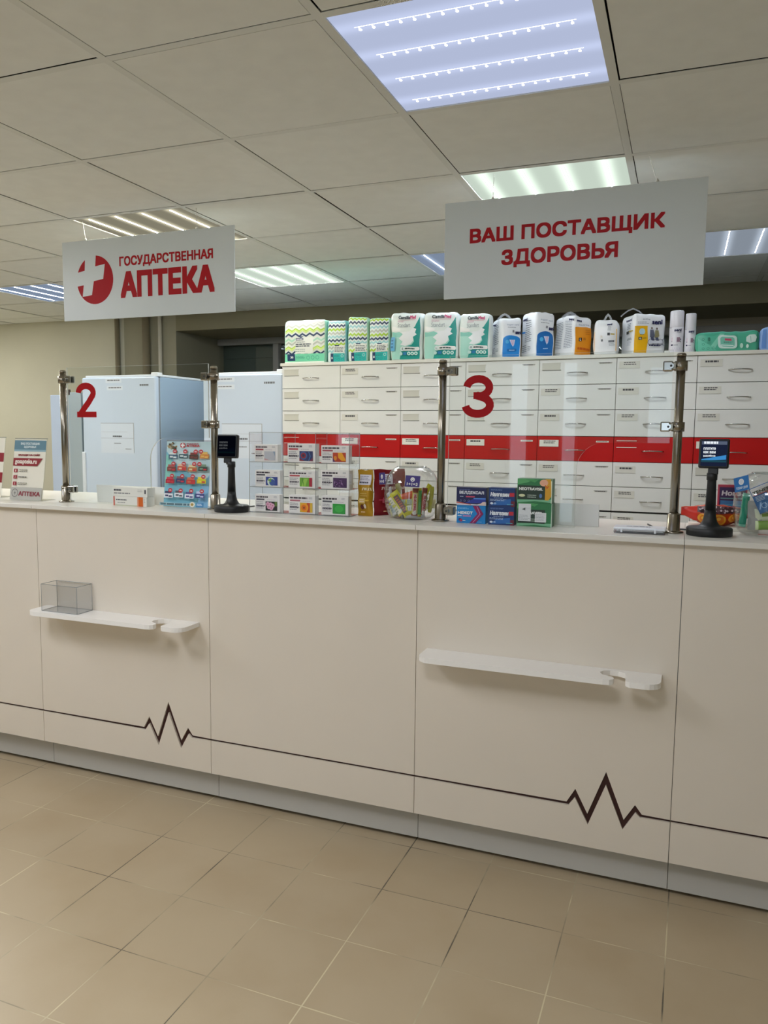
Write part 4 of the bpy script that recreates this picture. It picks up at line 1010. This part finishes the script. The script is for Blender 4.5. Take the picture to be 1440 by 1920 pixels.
# ------------------------------------------------------------------ pouches
def pouch(x, y, w, h, body, label, draw, rot=0.0):
    m = MB(); n = 10; vs = []; 
    def S(u, v, side):
        k = max(0, 1 - abs(2 * u - 1) ** 4) * max(0, math.sin(PI * min(1, max(0, (v * 1.12 - .04)))))
        return Vector((u * w + .0015 * math.sin(v * 17), side * (.0012 + .018 * k * (1.15 - v * .7)), v * h + (.002 * math.sin(u * 9) if v > .9 else 0)))
    for sd in (-1, 1):
        vv = [S(i / n, j / n, sd) for j in range(n + 1) for i in range(n + 1)]
        m.add(vv, [(j * (n + 1) + i, j * (n + 1) + i + 1, (j + 1) * (n + 1) + i + 1, (j + 1) * (n + 1) + i) for j in range(n) for i in range(n)], body, True)
    p = Print(m, lambda u, v, o: S(u / w, v / h, -1) + Vector((0, -o * 2.5, 0)), w, h, base=.0006); draw(p); p.done(w / 9)
    t = tag(m.build('candy_pouch', None, (x, y, WZ), rot), label, 'pouch', 'foil pouches of lollies')
    return t
def led(c2, pinkish, u):
    def f(p):
        p.rect(.13, .68, .13 + u * .82, .90, M('e4e0ea', .5)); p.lines(.16, .77, .10 + u * .8, .88, 3, M('9f9ab0', .5), .4); p.lines(.16, .70, .10 + u * .8, .76, 1, M('3e3a48', .5), .6)
        p.text('ЛЕДЕНЦЫ', .17 if u < .7 else .36, .555, .93 if u < .7 else 1.5, .625, M('f0d8c8', .5), .05) if u < .7 else p.text('ЛЕД', .38, .555, .98, .62, M('f3e4b8', .5), .05)
        p.lines(.25, .42, .8, .52, 2, M(pinkish, .5), .3); p.rect(.1, .33, .85, .36, M(c2, .4)); p.rrect(.20, .28, .62, .40, .003, M(pinkish, .5)); p.lines(.25, .3, .58, .38, 2, M('f0d8d8', .5), .4)
        p.ell(.40, .20, .11, .055, M('5a1e18' if u > .7 else 'e8c4c4', .5)); p.ell(.6, .22, .08, .05, M('e0d0b8', .5)); p.lines(.25, .07, .6, .11, 1, M('f0d0a0', .5), .6)
    return f
pouch(-1.084, 2.612, .056, .163, M('b98a12', .3, .25), 'mustard yellow foil pouch right of the acrylic rack', led('d8b030', 'd8b860', .95))
pouch(-1.032, 2.634, .128, .164, M('8e1020', .3, .25), 'dark red foil pouch tucked behind the left candy jar', led('b83048', 'b84a5a', .52), .90)

# ------------------------------------------------------------------ candy jars
JP = [(.050, 0), (.066, .002), (.078, .010), (.088, .028), (.0945, .055), (.096, .085), (.094, .115), (.086, .143), (.074, .162), (.060, .174), (.051, .178)]
def jar(x, y, label, sc2=1.0):
    t = thing('candy_jar', label, 'jar', (x, y, WZ), 0, 'round clear jars')
    out = [(r * sc2, z * sc2) for r, z in JP]; inn = [(max(r * sc2 - .002, 0), z * sc2 + (.002 if k < 2 else 0)) for k, (r, z) in enumerate(JP)]
    m = MB().lathe(out, JARG, 48); m.v = m.v; m.lathe(inn, JARG, 48)
    m = MB(); seg = 48
    def shell(P):
        vs = [(r * math.cos(2 * PI * k / seg), r * math.sin(2 * PI * k / seg), z) for r, z in P for k in range(seg)]
        m.add(vs, [(i * seg + k, i * seg + (k + 1) % seg, (i + 1) * seg + (k + 1) % seg, (i + 1) * seg + k) for i in range(len(P) - 1) for k in range(seg)], JARG, True)
    shell([(0, 0)] + out); shell([(0, .002)] + inn)
    m.build('jar_body', t)
    r = MB(); pts = [(.0505 * sc2 * math.cos(a), .0505 * sc2 * math.sin(a), .178 * sc2) for a in [2 * PI * k / 32 for k in range(33)]]
    r.tube(pts, .0022, clear('rim_plastic', (.86, .88, .88), 2.0), 6, False); r.build('rim', t)
    return t
def tagcard(t, name, pts3, draw, mat, w, h):
    O, U, V = pts3; m = MB(); O = Vector(O); U = Vector(U).normalized(); V = Vector(V).normalized(); N = U.cross(V)
    P = [O + U * u + V * v + N * k for k in (-.0006, 0) for u, v in ((0, 0), (w, 0), (w, h), (0, h))]
    m.add(P, [(0, 1, 2, 3), (4, 5, 6, 7), (0, 1, 5, 4), (1, 2, 6, 5), (2, 3, 7, 6), (3, 0, 4, 7)], mat)
    p = Print(m, lambda u, v, o: O + U * u + V * v + N * o, w, h); draw(p); p.done(); return m.build(name, t)
J1 = jar(-.886, 2.618, 'round clear jar of candy bars with two purple tags, left of window 3')
PUR = M('392a78', .5)
def tag113(p):
    p.ring(.5, .66, .0072, .0030, WH); p.poly([(.44, .62), (.56, .62), (.56, .70), (.50, .78), (.47, .70), (.44, .70)], WH); p.text('1+1=3', .14, .12, .86, .38, WH, .03)
tagcard(J1, 'tag', ((-.094, -.068, .118), (.55, -.45, .06), (0, -.12, 1)), tag113, PUR, .040, .040)
tagcard(J1, 'tag', ((.008, -.098, .116), (1, .16, -.05), (.05, .14, 1)), tag113, PUR, .050, .038)
BN = [0]
def bar(jx, jy, dx, dy, dz, L, w, th, ang, yaw, body, draw, label, endc=None, group='sweets in the left jar', name='candy_bar'):
    m = MB(); n = 12; ec = endc or body
    X = Matrix.Translation((0, 0, 0)) @ Matrix.Rotation(yaw, 4, 'Z') @ Matrix.Rotation(ang, 4, 'Y')
    def S(u, v, sd):   # u across, v along
        a = abs(2 * v - 1); e = min(1, (1 - a) / .16); k = max(0, 1 - abs(2 * u - 1) ** 3)
        return X @ Vector(((u - .5) * w, sd * (.0008 + th / 2 * k * math.sin(e * PI / 2)), (v - .5) * L))
    for sd in (-1, 1):
        vv = [S(i / 6, j / n, sd) for j in range(n + 1) for i in range(7)]
        for j in range(n):
            m.add([vv[j * 7 + i] for i in range(7)] + [vv[(j + 1) * 7 + i] for i in range(7)], [(i, i + 1, 8 + i, 7 + i) for i in range(6)], ec if j in (0, n - 1) else body, True)
    if draw:
        p = Print(m, lambda u, v, o: S(u / w, v / L, -1) + (X.to_3x3() @ Vector((0, -o * 2, 0))), w, L, base=.0005); draw(p); p.done(w / 5)
    tag(m.build(name, None, (jx + dx * .92, jy + dy * .92, WZ + .002 + dz)), label, 'sweet', group)
jx, jy = -.886, 2.618
YW = M('c9c420', .35); BRN = M('a8481c', .35); GRN = M('3f9a3a', .35)
def d_yel(p): p.rect(.22, .16, .80, .84, M('6a5a5a', .5)); p.lines(.3, .2, .7, .8, 7, M('d06a50', .5), .5); p.rect(.05, .02, .2, .98, M('e0dc50', .4))
def d_bar(txt):
    def f(p): p.rect(.22, .10, .78, .80, M('ece8e0', .5)); p.text(txt, -.9, .41, 1.9, .51, M('b0202c', .5), .05, rot=PI / 2); p.rect(.08, .84, .92, .97, M('7a2a18', .5)); p.ell(.5, .10, .34, .07, M('d8d8d0', .5))
    return f
def d_wht(p): p.lines(.2, .15, .8, .85, 6, M('8a9a90', .5), .4); p.rect(.1, .45, .9, .55, M('c9c23a', .5))
bar(jx, jy, -.018, -.066, .052, .098, .032, .012, -.62, .10, YW, d_yel, 'large yellow wrapped bar lying aslant at the front of the left jar')
bar(jx, jy, .036, -.066, .060, .094, .021, .014, .04, .30, M('c5bd60', .35), d_bar('гематоген'), 'brown and white bar standing upright at the front of left jar', M('8a3a18', .35))
bar(jx, jy, .062, -.044, .060, .096, .018, .014, .10, .65, BRN, d_bar('гематоген'), 'brown and white bar standing at the right inside left jar', M('8a3a18', .35))
bar(jx, jy, .051, -.056, .058, .098, .012, .010, .02, .5, GRN, None, 'thin green and yellow bar between the two upright bars', YW)
bar(jx, jy, -.044, -.060, .042, .080, .018, .010, -.70, -.25, M('e6e0c8', .35), d_wht, 'cream stick pack leaning left of the yellow bar', M('d8c040', .4))
bar(jx, jy, -.064, -.044, .048, .086, .022, .010, -.52, -.6, M('a8b4b8', .35), d_wht, 'grey sachet against the left wall of the left jar', M('d8d8d8', .4))
bar(jx, jy, -.077, -.020, .066, .08, .022, .008, -.16, -1.0, M('d5cfd8', .35), d_wht, 'white and lilac sachet standing at the far left in the jar', None)
bar(jx, jy, .008, -.064, .080, .052, .024, .012, 1.25, .05, M('c8501c', .3), None, 'shiny orange wrapped sweet on top of the jar pile', M('e8b060', .3))
bar(jx, jy, .006, -.066, .036, .056, .020, .010, 1.40, .05, M('e4e6e2', .35), d_wht, 'white sachet lying flat in the middle of the left jar', None)
bar(jx, jy, .004, -.066, .060, .058, .020, .010, 1.62, .0, M('b9c4b0', .35), d_wht, 'pale green sachet under the orange sweet in left jar', YW)
bar(jx, jy, -.028, -.036, .024, .095, .03, .012, 1.35, -.3, M('d8d49a', .35), d_wht, 'straw yellow sachet at the bottom of the left jar', None)
bar(jx, jy, .080, -.010, .066, .09, .016, .012, .16, 1.2, M('b8b430', .35), None, 'olive yellow bar against the right wall of left jar', None)
bar(jx, jy, -.050, .010, .075, .085, .024, .010, -.3, -.4, M('a09a60', .35), None, 'olive wrapped bar at the back left of the left jar', None)
bar(jx, jy, .030, .020, .040, .11, .03, .014, 1.4, .2, M('d9cf8a', .35), None, 'pale yellow bar lying at the back of the left jar', None)
bar(jx, jy, .030, -.052, .016, .07, .026, .012, 1.5, .3, M('c8c8cc', .35), None, 'silver sachet lying on the bottom of the left jar', None)
bar(jx, jy, .055, .004, .085, .07, .018, .010, .5, .9, YW, None, 'bright yellow sweet sticking up behind the upright bars', None)

for k in range(26):
    a = random.uniform(-PI * 1.05, .05 * PI) if k < 20 else random.uniform(0, PI); zz = random.uniform(.014, .074); r = random.uniform(.030, .058 if zz > .03 else .046)
    c1 = ['d8d29a', 'c9c83a', 'e8e6dc', 'a8b89e', 'c86a2a', 'd8c060', 'aeb6b4', 'dcd850', '8fae4a', 'ded8c0'][k % 10]
    bar(jx, jy, r * math.cos(a), r * math.sin(a), zz, random.uniform(.046, .062), random.uniform(.018, .026), .011, random.uniform(.8, 2.2), a + PI / 2 + random.uniform(-.3, .3), M(c1, .35), d_wht if k % 2 else None,
        'small wrapped sweet buried in the left jar pile', M('d8d8cc', .4))
J2 = jar(.228, 2.615, 'round clear jar of plasters with blue tag at the right edge', 1.04)
def tagblue(p):
    p.disc(.5, .64, .0088, M('d8dde6', .5)); p.ring(.5, .64, .0088, .0018, WH); p.text('ТОВАР ДНЯ', .12, .12, .90, .32, M('cfe4f6', .5), .03)
tagcard(J2, 'tag', ((-.098, -.052, .128), (.70, -.62, .26), (-.14, -.05, 1)), tagblue, M('2d76bd', .5), .050, .042)
g2 = 'packs in the right jar'
def d_ten(p):
    p.rect(.02, .70, .98, .98, M('dcdcdc', .5)); p.text('TENERIS', .06, .74, .92, .86, M('33402f', .5), .05); p.rect(.04, .70, .96, .725, M('b8302c', .5)); p.rect(.02, .02, .58, .69, M('2f6fae', .5)); p.rect(.58, .02, .80, .69, M('c8805a', .5)); p.rect(.80, .02, .98, .69, M('1c3f8f', .5)); p.ring(.28, .26, .008, .002, M('9fc4e6', .5)); p.lines(.08, .46, .5, .66, 4, M('cfe0f0', .5), .4)
bar(.228, 2.615, -.018, -.080, .118, .078, .068, .004, -.45, .12, M('2a66a8', .35), d_ten, 'blue and white plaster pack with red line, tilted in right jar', None, g2, 'plaster_pack')
bar(.228, 2.615, -.076, -.040, .075, .10, .022, .016, .10, -.6, M('2f9a7c', .25), None, 'crumpled green foil pack at the left wall of right jar', M('8fd8c0', .3), g2, 'foil_pack')
bar(.228, 2.615, .005, -.066, .036, .09, .026, .018, 1.52, .05, M('7aa81c', .3), None, 'lime green tube lying at the bottom of the right jar', M('d8e8b0', .3), g2, 'cream_tube')
def d_lg(p): p.rect(.40, .2, .62, .7, M('7a9a30', .5)); p.lines(.1, .2, .36, .7, 3, M('4a4a44', .5), .5)
bar(.228, 2.615, .000, -.060, .068, .085, .040, .010, 1.42, .10, M('d4dcc0', .35), d_lg, 'pale pack with green square lying across the right jar', None, g2, 'wipes_pack')
bar(.228, 2.615, -.046, -.058, .062, .085, .040, .010, -.05, -.4, M('9c9c98', .35), None, 'grey pack standing behind the glass of the right jar', None, g2, 'sachet')
bar(.228, 2.615, .036, -.070, .110, .09, .05, .006, .25, .2, M('24489c', .35), None, 'dark blue plaster pack at the right edge in right jar', None, g2, 'plaster_pack')
bar(.228, 2.615, .0, .02, .08, .10, .06, .02, 1.2, .2, M('b9bcae', .35), None, 'pale grey pack at the back of the right jar', None, g2, 'sachet')

# ------------------------------------------------------------------ medicine boxes on the worktop
def mbox(x0, x1, y0, d, z0, z1, body, draw, label, rot=0.0, cat='medicine box', name='medicine_box', group='medicine boxes at the service windows'):
    w, h = x1 - x0, z1 - z0; m = MB().box(0, w, 0, d, 0, h, body, .0006); p = Print(m, front(0, 0, 0), w, h); draw(p); p.done()
    return tag(m.build(name, None, (x0, y0, z0), rot), label, cat, group)
def d_next(p):
    p.lines(.04, .78, .42, .88, 2, M('9fd2f0', .5), .35); p.text('НЕКСТ', .04, .50, .56, .66, WH, .07); p.lines(.04, .38, .20, .44, 1, WH, .6); p.rect(.22, .37, .50, .44, M('c080b0', .5))
    mg = M('8a1f5c', .4); p.poly([(.56, .98), (.76, .98), (.93, .55), (.66, .02), (.46, .02), (.72, .54)], mg); p.line([(.70, .97), (.82, .54), (.56, .03)], .0016, M('d88ab0', .5)); p.ell(.12, .20, .05, .08, M('3a2a6a', .5)); p.ell(.16, .16, .05, .08, M('a83a5a', .5)); p.lines(.22, .12, .32, .18, 1, WH, .7); p.lines(.72, .08, .92, .12, 1, M('a0d8f6', .5), .5)
mbox(-.703, -.606, 2.545, .042, WZ, 1.1655, M('1585cc', .35), d_next, 'bright blue medicine box with purple arrow, left bottom of the stacks')
def d_vel(p):
    p.rect(0, 0, 1, 1, M('1a2050', .4)); p.poly([(0, .08), (0, .2), (.35, .08), (.7, .06), (1, .2), (1, 0), (0, 0)], M('c8ccd8', .5)); p.poly([(0, .12), (0, .18), (.5, .06), (.5, .03)], M('c85040', .5)); p.poly([(.3, .12), (.98, .16), (.98, .45), (.6, .40)], M('2a3a9a', .4)); p.rect(.58, .36, .98, .41, M('5a9ae0', .5))
    p.text('ВЕЛДЕКСАЛ', .10, .60, .92, .80, M('e8ecf4', .5), .035); p.lines(.12, .46, .28, .51, 1, M('c0c8e0', .5), .8); p.rect(.32, .45, .62, .52, M('c84a6a', .5))
    for u in (.15, .28, .42): p.ring(u, .25, .003, .0008, M('8a9ad0', .5))
    p.poly([(.78, .05), (.98, .05), (.98, .22), (.88, .2)], M('e0c8c0', .5)); p.lines(.1, .86, .5, .9, 1, M('6a7ab0', .5), .5)
mbox(-.704, -.604, 2.543, .042, 1.166, 1.2245, M('1a1c40', .35), d_vel, 'dark navy medicine box stacked on the bright blue box')
def d_nal(p):
    p.rect(0, 0, 1, 1, M('15356e', .4)); p.poly([(.1, .05), (.85, .10), (.85, .42), (.3, .30)], M('2a68b0', .4)); p.text('Налгезин', .07, .52, .78, .76, M('eef2f6', .5), .05, .12); p.rect(.80, .54, .98, .74, M('c02838', .4)); p.rect(.86, 0, 1, .3, M('6a2030', .4))
    p.lines(.08, .84, .6, .92, 2, M('7fa0d0', .5), .35); p.lines(.2, .42, .62, .48, 1, M('a8c0e0', .5), .5); p.lines(.05, .28, .7, .40, 2, M('b8d0ec', .5), .35); p.ell(.12, .15, .06, .06, M('d8e4f0', .5)); p.ell(.25, .15, .05, .05, M('8fb4dc', .5)); p.rect(.7, .1, .95, .13, M('58b0c8', .5))
mbox(-.596, -.512, 2.543, .040, WZ, 1.166, M('15356e', .35), d_nal, 'dark blue medicine box with red square, lower of its pair')
mbox(-.596, -.511, 2.544, .040, 1.1665, 1.2265, M('15356e', .35), d_nal, 'dark blue medicine box with red square, upper of its pair')
def d_neo(low):
    def f(p):
        p.rect(0, 0, 1, 1, M('2f7a48', .4)); p.poly([(0, 1), (.5, 1), (.3, .85), (0, .75)], M('5aa868', .4)); p.poly([(0, 0), (.5, .08), (1, .02), (1, .16), (0, .12)], M('7ab890', .4)); p.poly([(.2, .98), (.5, .85), (.62, .98)], M('4a9a5a', .4))
        p.rect(.02, .14, .80, .72, M('24382c', .4))
        if not low:
            p.poly([(.80, 1), (.96, 1), (.98, .3), (.90, .12), (.80, .12)], M('d8a020', .4)); p.ell(.76, .84, .12, .14, M('e8b090', .4)); p.line([(.80, .75), (.85, .62), (.90, .72)], .003, M('d06020', .4)); p.poly([(.96, .95), (.985, .9), (.985, .2)], M('e8e8c0', .4))
        p.text('NEOTRAVISIL', .05, .52, .74, .64, M('eef2ec', .5), .05); p.lines(.3, .2, .56, .36, 2, M('b8c8b8', .5), .35); p.ell(.14, .30, .09, .06, M('d8dcb0', .5)); p.ell(.68, .30, .04, .09, M('5a80b8', .5))
        if low: p.rect(.04, .22, .40, .96, M('dcdfe0', .5)); p.rect(.52, .20, .84, .60, M('e2e4e4', .5)); p.lines(.06, .26, .38, .5, 4, M('9a9ea2', .5), .3); p.lines(.54, .24, .82, .55, 5, M('a8acb0', .5), .3); p.poly([(.14, .72), (.24, .8), (.24, .68)], M('55605c', .5))
        p.poly([(.975, 0), (1, 0), (1, 1), (.985, 1)], M('c8dcc8', .4))
    return f
mbox(-.503, -.392, 2.544, .050, WZ, 1.1815, M('2c7044', .35), d_neo(True), 'green lozenge box with two white stickers, lower of its pair')
mbox(-.504, -.394, 2.545, .050, 1.182, 1.2585, M('2c7044', .35), d_neo(False), 'green lozenge box with orange corner, upper of its pair')
WB = M('e4e3da', .45)
def d_w1(p): p.lines(.08, .55, .40, .72, 1, M('5a5a5c', .5), .8, 0); p.lines(.12, .28, .42, .4, 1, M('8a8a88', .5), .5); p.rect(.72, 0, .90, 1, M('e0a080', .5)); p.rect(.76, 0, .89, 1, M('d06420', .4)); p.rect(0, 0, .04, 1, M('c86050', .4)); p.rect(.05, 0, .72, .10, M('c0c4a8', .5)); p.lines(.925, .35, .97, .9, 3, M('a8a8a0', .5), .3)
mbox(-2.106, -1.947, 2.543, .05, WZ, 1.1425, WB, d_w1, 'long white box with orange stripe at the front of window 2')
def d_w2(p): p.lines(.02, .55, .24, .8, 1, M('55555a', .5), .8, 0); p.lines(.02, .25, .5, .42, 1, M('7a7a7c', .5), .6, 0); p.lines(.72, .5, .88, .85, 2, M('b0b0ac', .5), .3); p.rect(.92, .35, .965, .8, M('55555a', .5))
mbox(-2.108, -1.945, 2.545, .05, 1.143, 1.179, WB, d_w2, 'long plain white box lying on the orange striped box')
def d_nov(p): p.rect(.06, .04, .94, .94, M('3a1c58', .4)); p.rect(.06, .04, .94, .22, M('5a1848', .4)); p.text('Новз', .14, .74, .80, .86, M('e4e4ee', .5), .06, .1); p.rect(.10, .66, .9, .69, M('6aa0a8', .5)); p.rect(.10, .44, .90, .62, M('3f7fc0', .5)); p.rect(.10, .50, .90, .53, M('58b0d8', .5))
mbox(.093, .180, 2.835, .02, WZ, 1.241, M('b8304c', .35), d_nov, 'red edged purple pack standing behind the chocolate bag', name='medicine_pack')

# low white boards at the two windows
for x0, x1, lab in ((-2.262, -1.885, 'low white board leaning across service window 2'), (-.655, -.258, 'low white board leaning across service window 3')):
    w = x1 - x0
    tag(MB().add([(0, 0, 0), (w, 0, 0), (w, .02, 0), (.0, .02, 0), (-.014, .012, .07), (w - .002, .012, .07), (w - .002, .018, .07), (-.014, .018, .07)], [(0, 1, 5, 4), (1, 2, 6, 5), (2, 3, 7, 6), (3, 0, 4, 7), (0, 1, 2, 3), (4, 5, 6, 7)], M('e4e3df', .4)).build('ledge_board', None, (x0, 2.632, WZ)), lab, 'board', 'white boards at the windows')

# flat clear container near the right post
t = thing('pill_organizer', 'flat clear plastic box with frosted lid beside the right steel post', 'box', (-.200, 2.490, WZ))
PL = clear('frosted_plastic', (.86, .88, .92), 1.5, .2)
MB().box(0, .146, 0, .075, 0, .010, PL, .003).build('tray', t)
m = MB().box(-.001, .147, -.001, .076, .0105, .018, M('e9edf4', .3), .004)
p = Print(m, lambda u, v, o: (.02 + u, .015 + v, .018 + o), .10, .04); p.lines(.15, .4, .9, .75, 1, M('6a7080', .5), .7, .1); p.done(); m.build('lid', t)
for u in (.02, .115): MB().box(u, u + .006, -.004, 0, .003, .014, M('dfe3ea', .3), .001).build('latch', t)

# bag of chocolates on a white carton
tag(MB().box(0, .20, 0, .13, 0, .012, M('ece7da', .5), .001).build('carton', None, (.008, 2.690, WZ)), 'flat cream carton under the orange chocolate bag', 'carton')
m = MB(); n = 16; bw, bh, bd = .20, .062, .09; CB = M('c8420f', .3); 
def S(u, v, sd):
    e = min(1, min(u, 1 - u) / .36); k = max(0, (e - .12) / .88) ** .9; kv = math.sin(PI * (.12 + .76 * v))
    return Vector((u * bw, sd * bd / 2 * k * kv, (.040 - bh * .5 * .42) * (1 - k) + v * (bh * (.42 + .58 * k)) + .003 * noise.noise(Vector((u * 9, v * 7, sd)))))
for sd in (-1, 1):
    vv = [S(i / n, j / n, sd) for j in range(n + 1) for i in range(n + 1)]
    m.add(vv, [(j * (n + 1) + i, j * (n + 1) + i + 1, (j + 1) * (n + 1) + i + 1, (j + 1) * (n + 1) + i) for j in range(n) for i in range(n)], CB, True)
vv = [S(i / n, 1, sd) for sd in (-1, 1) for i in range(n + 1)]
m.add(vv, [(i, i + 1, n + 2 + i, n + 1 + i) for i in range(n)], CB, True); vv = [S(i / n, 0, sd) for sd in (-1, 1) for i in range(n + 1)]; m.add(vv, [(i, i + 1, n + 2 + i, n + 1 + i) for i in range(n)], CB, True)
p = Print(m, lambda u, v, o: S(u / bw, v / bh, -1) + Vector((0, -o * 2.5, 0)), bw, bh, base=.0006)
p.rect(.01, .05, .24, .95, M('d4281a', .3)); p.rect(.24, .62, .98, .97, M('4a2430', .4))
for k in range(60): p.ell(random.uniform(.24, .97), random.uniform(.62, .95), .018, .05, M(random.choice(['3a1c20', 'd8c4cc', 'e6dade', '5a3440', '7a5460']), .4), n=7)
for u in (.34, .56, .78): p.ell(u, .34, .095, .27, M('e8a018', .35)); p.ell(u, .34, .065, .19, M('d9720f', .35)); p.ell(u - .01, .38, .03, .09, M('eab040', .35))
p.rect(.24, .0, .98, .08, M('7a2410', .4)); p.done(bw / 16)
tag(m.build('chocolate_bag', None, (-.015, 2.755, WZ + .012)), 'orange bag of sweets with chocolate and orange slice print behind right display', 'bag')
